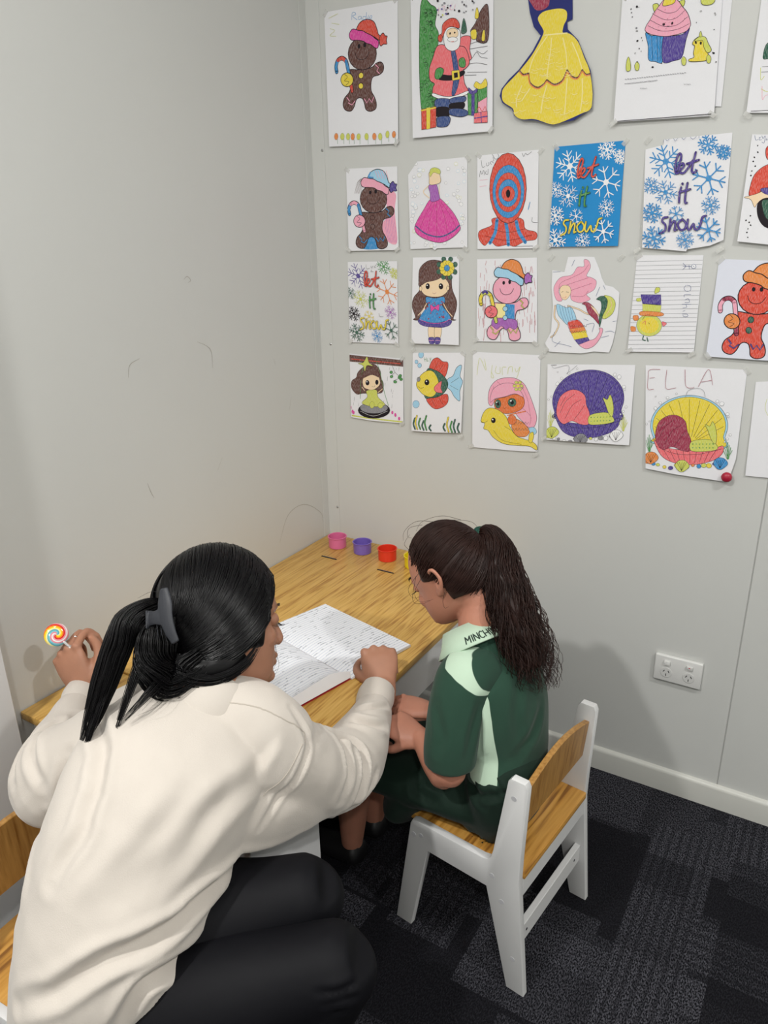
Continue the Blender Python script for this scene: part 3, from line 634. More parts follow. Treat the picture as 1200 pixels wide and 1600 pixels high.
 "E,w,3,s,311,38,318,38,311,32;E,w,3,s,22,151,34,150,22,141;E,w,3,s,301,214,311,213,301,205;E,w,3,l,292,244,302,244,292,236;E,w,3,c,19,293,27,293,19,287;E,w,3,s,321,146,329,146,321,140;E,w,3,c,294,112,304,112,294,104;E,w,3,s,153,37,162,37,153,30;E,w,3,s,215,314,223,314,215,308;E,w,3,s,290,230,299,230,290,222;E,w,3,s,110,37,120,36,110,28;E,w,3,l,268,127,278,127,268,118;E,w,3,s,316,364,325,363,316,356;E,w,3,c,280,365,289,365,280,358;E,w,3,s,284,245,293,244,284,237;E,w,3,s,30,279,38,279,30,272;E,w,3,s,37,38,44,38,37,32;E,w,3,s,303,123,312,123,303,115;E,w,3,c,314,347,321,346,314,341;E,w,3,c,303,165,312,165,303,157;E,w,3,c,231,227,239,227,232,221;E,w,3,l,269,397,278,396,269,389;E,w,3,s,281,276,289,276,282,270;E,w,3,l,309,148,317,148,309,141;E,w,3,s,63,381,73,380,63,373;E,w,3,c,316,316,325,316,316,309;E,w,3,c,38,331,48,330,38,322;E,w,3,s,23,260,31,260,23,254;E,w,3,l,88,378,96,378,88,372;E,w,3,s,46,409,55,409,46,402;E,w,3,s,311,125,319,125,311,118;E,w,3,c,69,381,80,381,69,373;E,w,3,c,16,36,24,36,16,30;E,w,3,s,104,26,112,26,104,19;E,w,3,l,282,249,289,249,282,243;E,w,3,s,274,148,280,148,274,142;E,w,3,s,30,168,39,168,30,161;E,w,3,s,14,411,23,411,14,405;E,w,3,c,81,225,89,225,81,219;E,w,3,s,135,234,145,234,135,226;E,w,3,c,285,309,292,309,285,303;E,w,3,s,214,35,224,35,214,26;E,w,3,s,25,141,33,140,25,134;E,w,3,s,57,272,66,272,57,265;E,w,3,c,223,258,231,258,224,252;E,w,3,s,228,377,237,376,228,369;E,w,3,s,35,351,44,351,35,344;E,w,3,s,292,98,302,98,292,89;E,w,3,c,53,303,61,303,53,297;E,w,3,s,47,206,58,206,47,197;E,w,3,c,42,216,52,216,42,208;E,w,3,l,66,357,77,356,66,348;E,w,3,l,140,21,150,21,140,12;E,w,3,s,262,261,272,260,263,253;E,w,3,c,303,134,311,134,303,127;E,w,3,l,37,94,47,94,37,85;E,w,3,s,314,162,321,162,314,156;E,w,3,s,42,262,50,261,42,255;E,w,3,l,43,95,53,95,43,87;E,w,3,l,223,224,232,224,224,217;E,w,3,s,307,377,313,376,307,371;E,w,3,c,32,187,43,186,32,178;E,w,3,c,158,24,167,24,158,16;E,w,3,s,67,122,77,121,67,113;E,w,3,l,93,171,103,171,93,163;E,w,3,c,29,224,40,223,29,214;F,m,6,k,129,241,178,247,228,209,268,167,298,117,296,92,250,56,190,37,109,53,57,79,40,110,57,147,93,196;L,n,24,47,118,109,79,190,65,259,89,296,117;L,e,4,144,232,99,163,63,88;L,e,4,154,232,129,146,114,57;L,e,4,167,231,169,136,170,42;L,e,4,179,235,214,152,235,56;L,e,4,188,230,248,159,281,97;F,v,5,k,120,306,160,313,178,267,180,239,134,232,129,269;F,t,5,k,123,367,168,372,185,343,183,316,128,310,123,338;F,l,4,k,128,378,153,387,182,375,182,356,148,365,128,346;L,t,14,118,306,90,279,124,249;L,t,12,180,308,180,267"),
('drawing', 'red and blue banded oval over red and blue shoulder stripes', 'w', 0, [0.489, 1.4034], [0, 422, 308, 428, 328, 2, 16, 0],
 "F,r,6,k,96,141,88,109,24,84,23,45,54,16,82,36,120,12,175,19,212,11,264,34,317,42,317,73,262,90,237,137;L,b,60,115,132,108,76,82,28;L,b,60,162,115,172,75,179,19;L,b,60,215,122,231,75,265,30;L,k,4,89,93,172,75,262,90;L,k,4,53,61,174,39,298,62;E,r,9,k,164,270,258,266,171,116;E,b,4,k,167,256,248,253,171,139;E,r,4,k,167,253,232,250,170,166;E,b,4,k,167,250,217,248,169,189;E,r,4,k,167,247,201,245,168,213;E,k,0,k,167,248,178,248,168,230;L,k,5,22,401,29,370,43,373;L,k,5,50,388,52,375,63,378,60,390;L,k,5,77,394,68,387,77,379;L,k,5,82,411,87,397,79,390,90,384;L,k,5,16,328,20,355,27,339,36,356,42,335;L,k,5,51,354,46,342,58,338,60,361;L,k,5,104,427,112,411,96,401,77,425;L,k,5,228,419,237,404,245,418,254,410,275,422;L,k,5,294,140,295,120,329,116;L,b,12,279,206,272,175;L,i,5,17,313,58,315;L,i,5,18,285,55,288;L,k,6,212,11,305,12"),
('drawing', 'let it snow in red, green and yellow with white flakes on blue', 'b', 0, [0.6805, 1.4071], [0, 427, 306, 431, 317, 422, 325, 2, 3, 0],
 "S,w,14.45,0,77,343,145,340,78,275;S,w,14.45,0,240,400,281,397,241,358;S,w,14.45,0,301,368,330,366,302,338;S,w,14.45,1,248,269,313,267,250,202;S,w,8.67,0,17,248,53,247,18,213;S,w,8.67,0,79,219,129,218,80,169;S,w,8.67,0,259,162,296,161,260,123;S,w,14.45,0,25,136,68,136,25,93;S,w,8.67,1,124,131,156,130,125,98;S,w,14.45,0,33,30,85,30,34,-22;S,w,8.67,0,163,24,200,24,164,-15;S,w,14.45,1,255,64,303,64,256,13;L,k,32,120,300,133,337,138,362,131,371,121,352,116,312,122,293,137,307,149,321,145,332,133,322,134,300,149,294,166,313,184,342;L,k,32,194,374,184,331,181,301,190,294,200,302;L,k,32,161,330,207,343;L,r,25,120,300,133,337,138,362,131,371,121,352,116,312,122,293,137,307,149,321,145,332,133,322,134,300,149,294,166,313,184,342;L,r,25,194,374,184,331,181,301,190,294,200,302;L,r,25,161,330,207,343;L,k,32,141,238,136,206,135,176;L,k,32,146,253,147,250;L,k,32,166,254,159,213,159,177,166,174;L,k,32,134,218,178,229;L,g,25,141,238,136,206,135,176;L,g,25,146,253,147,250;L,g,25,166,254,159,213,159,177,166,174;L,g,25,134,218,178,229;L,k,32,91,117,73,115,68,101,81,85,79,62,58,50;L,k,32,102,110,99,85,95,58,108,92,119,102,122,85,119,63,128,65;L,k,32,147,107,132,88,143,65,160,69,165,90,152,107;L,k,32,172,107,170,76,180,65,195,90,201,68,214,68,224,91,229,115,243,121;L,y,25,91,117,73,115,68,101,81,85,79,62,58,50;L,y,25,102,110,99,85,95,58,108,92,119,102,122,85,119,63,128,65;L,y,25,147,107,132,88,143,65,160,69,165,90,152,107;L,y,25,172,107,170,76,180,65,195,90,201,68,214,68,224,91,229,115,243,121"),
('drawing', 'let it snow in dark purple with blue flakes on white', 'w', 0, [0.883, 1.3962], [0, 412, 72, 425, 71, 445, 338, 452, 359, 44, 307, 22, 218, 8, 215, 0, 28, 16],
 "S,b,17,0,90,360,160,356,98,293;S,b,17,0,251,413,292,411,256,373;S,b,17,0,315,381,345,380,319,352;S,b,17,1,270,286,337,283,278,220;S,b,10.2,0,38,268,74,266,42,233;S,b,10.2,0,103,239,154,237,109,190;S,b,10.2,0,291,181,329,180,295,143;S,b,17,0,56,158,100,157,60,116;S,b,10.2,1,157,152,189,151,161,120;S,b,17,0,74,55,126,54,79,4;S,b,10.2,0,206,47,244,47,210,9;S,b,17,1,295,86,344,85,301,36;L,k,32,138,318,148,353,151,378,142,387,134,368,132,329,141,310,155,324,166,338,160,349,149,339,152,317,168,311,184,330,199,357;L,k,32,207,388,201,346,200,318,209,310,219,318;L,k,32,177,346,223,358;L,p,25,138,318,148,353,151,378,142,387,134,368,132,329,141,310,155,324,166,338,160,349,149,339,152,317,168,311,184,330,199,357;L,p,25,207,388,201,346,200,318,209,310,219,318;L,p,25,177,346,223,358;L,k,32,165,256,162,226,164,196;L,k,32,168,271,170,268;L,k,32,189,272,186,232,188,197,196,194;L,k,32,160,237,203,247;L,p,25,165,256,162,226,164,196;L,p,25,168,271,170,268;L,p,25,189,272,186,232,188,197,196,194;L,p,25,160,237,203,247;L,k,32,124,139,107,137,103,123,118,108,118,85,97,74;L,k,32,136,131,136,107,134,81,144,115,155,123,159,107,158,86,167,88;L,k,32,183,129,169,110,182,88,199,91,202,112,187,129;L,k,32,208,128,209,98,220,87,232,111,240,90,254,90,262,112,265,136,279,141;L,p,25,124,139,107,137,103,123,118,108,118,85,97,74;L,p,25,136,131,136,107,134,81,144,115,155,123,159,107,158,86,167,88;L,p,25,183,129,169,110,182,88,199,91,202,112,187,129;L,p,25,208,128,209,98,220,87,232,111,240,90,254,90,262,112,265,136,279,141;L,n,4,72,433,76,454,87,439,106,455,120,436,136,455,153,440,169,454,190,438,209,454,213,440"),
('drawing', 'red cape and dark rounded shapes, cut off by the right edge', 'w', 0, [1.0887, 1.4024], [0, 428, 191, 410, 229, 0, 2, 26],
 "L,n,5,11,423,17,406,27,408;L,n,5,27,412,32,415,30,405,39,406;L,n,5,37,420,43,409,49,419,49,394,40,397;L,n,5,57,410,54,403,63,405;F,r,6,k,108,309,68,311,31,279,20,224,25,199,55,209,80,228,120,227;F,r,6,k,59,373,84,384,110,343,71,332;F,t,5,k,5,195,28,201,55,209,81,221,116,213,94,179,60,173,49,156,31,185;F,p,4,k,60,222,80,228,122,220,125,199,83,204;F,k,6,k,60,173,63,131,82,95,109,76,150,72,136,171,92,190;F,d,3,k,73,173,90,183,129,171,132,101,96,116;E,k,0,k,21,343,24,342,21,340;E,k,0,k,19,328,22,328,19,325;E,k,0,k,29,310,32,310,29,307;E,k,0,k,19,293,22,293,19,291;E,k,0,k,18,276,21,276,18,273;E,k,0,k,24,107,27,107,24,104;E,k,0,k,37,99,40,99,37,96;E,k,0,k,44,88,47,88,45,85;E,k,0,k,36,74,38,74,36,71;E,k,0,k,34,60,37,60,34,57;E,k,0,k,40,41,43,41,41,39;E,k,0,k,38,124,41,124,38,121;E,k,0,k,27,385,29,385,27,382;E,k,0,k,31,361,34,361,32,358"),
('drawing', 'let it snow in red, green and yellow with flakes in many colours', 'w', 0, [0.1052, 1.1545], [0, 435, 316, 440, 321, 8, 0, 0],
 "S,p,11.899999999999999,0,67,362,139,356,75,294;S,g,11.899999999999999,0,232,412,276,408,238,370;S,l,11.899999999999999,0,300,377,331,375,304,347;S,o,11.899999999999999,1,253,282,322,276,261,214;S,d,7.139999999999999,0,15,270,51,268,18,236;S,l,7.139999999999999,0,81,240,133,236,87,190;S,v,7.139999999999999,0,274,175,313,172,279,137;S,k,11.899999999999999,0,33,160,78,158,38,118;S,y,7.139999999999999,1,136,150,169,148,140,119;S,d,11.899999999999999,0,52,57,105,54,58,6;S,b,7.139999999999999,0,187,44,226,42,191,6;S,d,11.899999999999999,1,279,79,329,76,285,29;L,k,32,117,318,126,353,129,378,121,387,112,369,111,329,119,310,134,324,145,337,139,348,128,339,131,317,147,310,164,328,179,356;L,k,32,187,387,181,345,180,316,190,308,199,316;L,k,32,156,346,204,356;L,r,25,117,318,126,353,129,378,121,387,112,369,111,329,119,310,134,324,145,337,139,348,128,339,131,317,147,310,164,328,179,356;L,r,25,187,387,181,345,180,316,190,308,199,316;L,r,25,156,346,204,356;L,k,32,144,255,142,224,144,195;L,k,32,148,269,149,266;L,k,32,169,270,166,230,168,194,177,191;L,k,32,139,235,183,245;L,g,25,144,255,142,224,144,195;L,g,25,148,269,149,266;L,g,25,169,270,166,230,168,194,177,191;L,g,25,139,235,183,245;L,k,32,103,139,85,137,81,124,96,108,97,85,76,75;L,k,32,115,131,115,107,113,80,123,114,134,122,139,105,138,84,147,86;L,k,32,163,126,149,108,162,85,180,88,183,109,167,126;L,k,32,188,125,190,95,201,83,214,107,222,86,236,85,245,107,247,130,262,135;L,y,25,103,139,85,137,81,124,96,108,97,85,76,75;L,y,25,115,131,115,107,113,80,123,114,134,122,139,105,138,84,147,86;L,y,25,163,126,149,108,162,85,180,88,183,109,167,126;L,y,25,188,125,190,95,201,83,214,107,222,86,236,85,245,107,247,130,262,135;L,k,5,124,422,126,401,147,404;L,k,5,155,416,158,404,170,417;L,k,5,189,422,177,410,188,407;L,k,5,160,395,154,386,171,386;L,k,5,202,169,206,152,231,151"),
('drawing', 'long-haired girl in a blue dress with a yellow flower', 'w', 0, [0.3102, 1.1633], [2, 440, 271, 445, 284, 7, 0, 0],
 "F,h,7,k,39,322,44,384,86,421,138,428,199,410,229,359,236,290,264,229,263,185,248,140,265,134,233,135,191,192,76,188,44,128,9,126,22,141,1,195,12,241,44,277;L,t,16,92,216,65,174,39,149;L,t,16,186,218,212,179,241,151;F,t,6,k,103,89,138,90,138,35,108,34;F,t,6,k,142,91,180,92,174,37,143,36;F,p,5,k,105,34,138,37,140,8,114,4;F,p,5,k,145,38,175,37,172,9,146,6;L,i,8,106,21,138,22;L,i,8,146,23,175,24;F,p,5,k,44,128,140,113,233,132,231,108,192,93,140,91,87,93,49,105;F,b,6,k,86,244,139,239,190,247,196,219,181,205,233,144,192,122,140,113,87,118,46,131,97,202,87,216;L,m,8,49,128,97,114,140,111,192,118,231,138;E,e,0,k,106,215,110,215,106,211;E,e,0,k,126,210,130,210,126,207;E,e,0,k,84,185,89,185,84,181;E,e,0,k,192,149,196,149,192,145;E,e,0,k,172,205,176,205,172,202;E,e,0,k,144,199,148,199,144,195;E,e,0,k,98,214,102,214,98,211;E,e,0,k,103,133,108,133,103,129;E,e,0,k,181,148,185,148,181,144;E,e,0,k,176,208,181,208,176,204;E,e,0,k,115,163,120,163,115,160;E,e,0,k,168,143,173,143,169,139;E,e,0,k,186,219,190,219,186,215;E,e,0,k,153,160,157,160,153,157;E,e,0,k,140,209,144,209,140,205;E,e,0,k,136,217,140,217,136,214;E,e,0,k,194,142,198,143,194,139;E,e,0,k,145,197,149,197,145,193;E,e,0,k,190,171,194,171,190,168;E,e,0,k,187,144,191,144,187,140;E,e,0,k,140,185,144,185,140,182;E,e,0,k,152,184,156,184,152,180;E,e,0,k,96,195,101,195,96,191;E,e,0,k,178,223,182,223,178,219;F,m,5,k,113,206,137,195,162,209,162,177,139,186,118,170;F,t,6,k,55,291,65,322,128,341,179,346,215,316,215,281,180,252,134,245,86,251,60,270;F,h,5,k,39,304,55,366,117,415,178,402,189,359,148,332,86,318,60,304;E,k,0,k,94,298,106,298,94,283;E,k,0,k,172,299,185,299,173,284;E,w,0,k,91,303,95,303,91,300;E,w,0,k,169,304,173,305,169,301;L,e,5,123,266,133,261,145,267;E,t,5,k,52,285,60,285,52,273;E,t,5,k,212,291,220,291,212,280;E,d,3,k,250,371,263,371,251,358;E,d,3,k,223,345,237,345,224,332;E,d,3,k,185,345,198,345,185,332;E,d,3,k,157,371,170,371,157,358;E,d,3,k,157,407,170,407,157,394;E,d,3,k,184,433,197,433,184,420;E,d,3,k,223,432,236,432,223,420;E,d,3,k,250,407,263,407,250,394;E,y,4,k,232,389,247,389,232,376;E,y,4,k,227,374,242,374,227,361;E,y,4,k,213,364,228,364,213,351;E,y,4,k,195,364,211,364,196,351;E,y,4,k,181,373,196,373,181,360;E,y,4,k,176,389,191,389,176,376;E,y,4,k,181,405,196,405,181,392;E,y,4,k,195,414,210,414,195,401;E,y,4,k,212,414,227,414,212,402;E,y,4,k,226,405,241,405,227,392;E,b,5,k,204,389,220,389,204,374"),
('drawing', 'pink gingerbread man in orange hat on a red scribbled ground', 'w', 0, [0.4954, 1.1783], [0, 402, 313, 410, 338, 12, 11, 0],
 "L,q,4,260,119,261,88;L,q,4,16,167,17,115;L,q,4,133,132,131,79;L,q,4,234,259,237,212;L,q,4,75,207,81,175;L,q,4,260,166,267,133;L,q,4,47,118,53,79;L,q,4,41,330,44,298;L,q,4,302,201,300,155;L,q,4,131,75,139,33;L,q,4,213,161,221,102;L,q,4,22,273,25,240;L,q,4,188,368,195,328;L,q,4,53,168,51,138;L,q,4,157,352,155,298;L,q,4,218,394,223,373;L,q,4,122,84,125,51;L,q,4,129,265,126,206;L,q,4,31,252,36,215;L,q,4,304,317,314,264;L,q,4,224,94,226,40;L,q,4,255,224,257,177;L,q,4,134,369,139,338;L,q,4,168,129,164,106;L,q,4,54,194,53,162;L,q,4,159,78,157,40;L,q,4,281,192,280,153;L,q,4,156,350,155,318;L,q,4,254,290,260,233;L,q,4,290,273,293,240;L,q,4,137,231,143,174;L,q,4,98,396,98,373;L,q,4,27,127,22,77;L,q,4,132,73,138,49;L,q,4,80,67,83,28;L,q,4,256,122,258,83;L,q,4,44,273,40,228;L,q,4,194,350,197,326;L,q,4,49,174,50,117;L,q,4,209,159,206,106;L,q,4,42,183,50,126;L,q,4,282,247,288,197;L,q,4,62,68,70,28;L,q,4,249,248,248,200;L,q,4,38,118,46,85;L,q,4,289,371,296,340;L,q,4,303,255,310,233;L,q,4,45,113,48,70;L,q,4,22,338,20,315;L,q,4,317,141,326,94;L,q,4,115,372,119,347;L,q,4,181,241,182,217;L,q,4,38,218,32,175;L,q,4,59,301,55,258;L,q,4,130,322,128,280;L,q,4,287,258,284,226;L,q,4,90,201,96,157;L,q,4,71,286,70,248;L,q,4,143,52,146,4;L,q,4,234,180,240,144;L,q,4,224,65,222,18;L,q,4,127,377,122,328;L,q,4,53,151,47,114;L,q,4,25,209,30,179;L,q,4,193,81,192,41;L,q,4,240,103,237,56;L,q,4,48,360,56,337;L,q,4,295,145,301,97;L,q,4,209,302,209,273;L,q,4,278,135,284,106;L,q,4,191,312,198,264;L,q,4,316,160,322,110;L,q,4,45,191,39,155;L,q,4,56,65,50,6;L,q,4,298,253,304,230;L,q,4,52,395,46,374;L,q,4,257,369,260,339;L,q,4,55,253,52,194;L,q,4,134,194,136,149;L,q,4,158,307,155,252;L,q,4,74,244,80,200;L,q,4,305,125,306,99;L,q,4,195,238,202,197;L,q,4,230,121,232,68;L,q,4,279,347,288,295;L,q,4,269,285,267,260;L,q,4,133,102,132,80;L,q,4,103,370,107,320;L,q,4,286,369,285,344;L,q,4,294,115,298,57;L,q,4,178,132,179,96;L,q,4,319,115,323,60;L,q,4,217,126,211,99;L,q,4,50,189,54,161;L,q,4,163,360,168,310;F,i,12,k,214,200,242,219,267,223,281,208,280,186,260,170,228,161,218,135,221,102,238,75,249,49,246,25,219,14,193,22,185,49,173,69,155,73,140,62,130,36,113,15,83,19,69,39,74,70,100,96,108,123,95,136,88,163,90,190,111,196,153,194;P,x,0,k,111,192,163,191,164,106,112,106;P,b,0,k,163,191,211,190,216,105,164,106;F,v,6,k,108,120,216,118,231,85,213,69,192,79,172,66,146,83,123,66,100,80,91,90;E,i,12,k,167,259,242,257,168,192;F,o,12,k,130,347,136,369,154,391,186,402,222,390,241,361,249,338,264,327,255,313,228,327,183,345;F,c,12,k,100,326,96,345,113,364,142,358,167,355,187,345,216,333,232,321,251,308,249,284,234,282,212,296,188,302,171,312,139,317,114,318;F,v,12,k,256,312,257,326,273,341,284,330,295,327,291,311,295,297,277,295,265,288,257,298;E,k,0,k,149,292,156,292,149,283;E,k,0,k,180,296,187,295,180,286;L,k,9,130,264,140,244,162,235,189,243,203,266;E,c,8,k,163,168,176,168,163,156;E,c,8,k,164,124,176,124,164,112;L,k,74,31,187,26,211,36,236,58,244,80,232,91,203,101,163,110,126,117,103;L,y,54,31,187,26,211,36,236;L,l,54,36,236,58,244,80,232;L,y,54,80,232,91,203,101,163;L,l,54,101,163,110,126,117,103;E,f,12,k,88,151,122,151,88,121;L,k,7,73,177,90,163,74,147,99,143,82,127;Z,k,26,89,75,104,59,98,51,117,42,134,59;Z,l,16,89,75,104,59,98,51,117,42,134,59;Z,k,26,184,69,199,50,209,69,226,52,234,75;Z,l,16,184,69,199,50,209,69,226,52,234,75;Z,k,26,239,212,255,199,247,186,261,174;Z,l,16,239,212,255,199,247,186,261,174;L,p,44,40,242,50,250,63,242"),
('drawing', 'pink-haired mermaid with rainbow tail on torn paper', 'w', 0, [0.6845, 1.1638], [87, 441, 149, 444, 211, 441, 226, 413, 241, 384, 253, 351, 273, 318, 308, 311, 340, 287, 343, 204, 338, 119, 330, 58, 317, 14, 245, 14, 183, 1, 90, 0, 23, 0, 0, 40, 27, 95, 29, 219, 16, 305, 14, 382, 74, 374],
 "F,i,4,k,35,263,28,306,57,349,111,362,135,396,166,400,164,429,186,425,197,396,182,359,205,351,230,334,222,297,189,275,208,254,165,236,119,248,108,282,78,315,52,289,73,246,51,242;L,e,3,53,280,59,323,112,349,163,375,187,408;L,e,3,87,315,140,333,192,350;L,e,3,107,290,160,308,211,326;L,e,3,118,265,172,266,196,292;F,t,4,k,59,302,78,315,106,307,112,277,92,249,71,253,60,276;L,k,3,66,282,75,286;L,k,3,89,285,103,283;L,r,5,73,259,84,257,92,264;L,k,28,40,219,40,167,64,133,47,87,29,70;L,t,20,40,219,40,167,64,133,47,87,29,70;L,k,26,103,221,158,206,205,186,284,185;L,t,18,103,221,158,206,205,186,284,185;F,c,5,k,49,227,94,212,121,213,148,158,114,130,75,159,54,185;L,n,3,61,220,73,181,91,147;L,n,3,74,221,86,182,102,147;L,n,3,87,221,99,182,113,148;L,n,3,100,221,112,183,124,148;L,n,3,113,222,125,183,135,149;F,i,5,k,108,143,153,158,177,142,197,112,214,69,245,75,264,107,261,124,279,120,271,81,243,40,204,25,166,45,130,91;P,r,3,k,108,143,153,158,177,142,188,127,120,113;P,o,3,k,120,113,188,127,198,111,129,93;P,y,3,k,129,93,198,111,211,80,146,64;P,p,3,k,146,64,211,80,221,65,170,42;L,h,3,118,131,126,124,131,133;L,h,3,130,131,138,124,143,133;L,h,3,142,132,150,125,155,134;L,h,3,154,132,162,125,166,134;L,h,3,166,133,173,126,178,135;L,h,3,177,133,185,126,190,135;L,h,3,189,134,197,127,201,136;L,h,3,120,104,128,98,133,107;L,h,3,132,105,140,98,145,107;L,h,3,144,105,152,99,156,108;L,h,3,156,106,163,99,168,108;L,h,3,167,106,175,100,180,109;L,h,3,179,107,187,100,192,109;L,h,3,191,108,199,101,203,110;F,e,4,k,170,232,196,240,229,217,250,175,260,141,233,166,204,190,188,224;F,t,3,k,211,225,238,209,259,175,249,183;F,d,4,k,237,255,260,270,287,261,286,219,272,176,263,128,257,175,264,218,257,247;F,l,4,k,272,273,308,265,327,237,318,194,286,168,272,176,288,219,289,252;L,i,6,299,261,311,228,289,185;L,n,3,108,400,120,429;L,n,3,19,374,56,376;L,n,3,46,96,39,51,106,37,135,30;L,n,3,248,310,234,268;L,n,3,291,108,317,113,335,106;L,n,3,199,138,235,144,229,105;L,n,3,207,156,184,164;L,n,3,275,81,310,92;L,n,3,264,318,275,298;L,n,3,322,156,343,161;L,n,3,51,25,77,53"),
('drawing', 'on ruled paper, small yellow figure turned on its side', 'w', 0, [0.8859, 1.1755], [1, 425, 280, 425, 291, 14, 0, 0],
 "Z,s,4,0,398,279,405;Z,s,4,0,380,279,387;Z,s,4,0,361,280,369;Z,s,4,0,342,280,351;Z,s,4,0,324,281,333;Z,s,4,0,305,281,314;Z,s,4,0,286,282,296;Z,s,4,0,267,282,278;Z,s,4,-1,248,283,259;Z,s,4,-1,229,283,241;Z,s,4,-1,209,284,222;Z,s,4,-1,190,285,203;Z,s,4,-1,171,285,184;Z,s,4,-1,151,286,166;Z,s,4,-1,132,286,147;Z,s,4,-1,112,287,128;Z,s,4,-1,92,287,109;Z,s,4,-1,73,288,89;Z,s,4,-1,53,288,70;Z,s,4,-1,33,289,51;Z,s,4,-1,13,289,32;E,l,6,s,85,123,141,125,90,75;E,y,0,k,85,123,128,125,89,88;P,p,5,k,34,257,122,258,128,215,46,217;P,l,4,k,46,217,129,212,128,182,50,184;F,o,4,k,46,184,132,182,135,166,47,165;F,o,4,k,10,162,31,165,35,146,16,143;F,o,3,k,4,115,25,112,27,95,8,94;F,f,3,k,140,142,161,135,147,122;F,l,4,k,95,263,97,287,114,287,113,271;F,l,3,k,18,239,36,241,37,229,20,228;L,k,5,53,147,68,168,101,167;L,r,8,55,130,66,143,68,126;L,k,3,80,135,88,129;L,d,18,65,74,64,59,75,55;L,d,18,82,68,88,52;L,n,5,224,301,217,289,226,276,244,279,242,297,226,301;L,n,5,250,262,223,261,222,250;L,n,5,225,238,240,244,246,229,227,228;L,n,5,255,221,216,220;L,n,5,233,220,237,208,221,204;L,n,5,223,190,233,194;L,n,5,222,178,243,178,247,170,234,167,225,172;E,w,6,n,246,379,255,379,247,370;L,n,5,236,379,201,380;L,n,5,214,380,200,393;L,n,5,214,379,201,365;L,n,5,226,385,230,367;L,n,5,242,383,249,375"),
('drawing', 'red gingerbread man with green buttons on checked paper', 'u', 0, [1.0577, 1.1743], [1, 412, 326, 401, 383, 0, 0, 3],
 "F,r,14,k,210,193,237,208,260,210,274,194,271,172,251,158,220,152,210,127,210,94,225,66,234,38,229,15,203,6,179,17,172,45,163,66,145,72,131,63,120,37,102,19,74,25,61,47,68,77,94,101,103,127,92,142,87,169,91,196,111,199,151,193;E,r,14,k,167,257,239,247,165,190;F,o,14,k,137,348,145,369,163,388,194,396,228,381,243,350,250,326,263,314,254,300,229,318,188,340;F,o,14,k,107,330,105,350,123,366,150,357,173,352,192,340,218,325,233,311,251,296,247,272,233,272,213,289,190,297,175,308,144,317,120,320;F,o,14,k,255,300,257,314,273,327,283,315,293,311,288,295,291,280,274,281,262,275,255,286;E,k,0,k,152,291,159,290,152,282;E,k,0,k,182,291,189,290,182,282;L,k,9,133,265,141,245,162,233,188,238,203,260;E,d,8,k,159,167,171,165,158,154;E,d,8,k,157,123,169,121,157,110;L,k,74,34,199,31,224,42,247,64,253,84,239,92,209,100,168,106,130,111,106;L,i,54,34,199,31,224,42,247;L,e,54,42,247,64,253,84,239;L,i,54,84,239,92,209,100,168;L,e,54,100,168,106,130,111,106;E,o,14,k,86,158,118,153,85,127;L,k,7,74,185,89,169,72,155,96,148,79,134;Z,k,26,82,81,96,64,89,56,108,45,125,61;Z,p,16,82,81,96,64,89,56,108,45,125,61;Z,k,26,173,65,186,45,197,62,212,44,221,66;Z,p,16,173,65,186,45,197,62,212,44,221,66;Z,k,26,233,203,248,188,240,176,253,162;Z,p,16,233,203,248,188,240,176,253,162"),
('drawing', 'child in yellow dress on a tyre swing below a branch', 'w', 0, [0.1008, 0.9328], [0, 378, 357, 371, 359, 8, 145, 0, 3, 6],
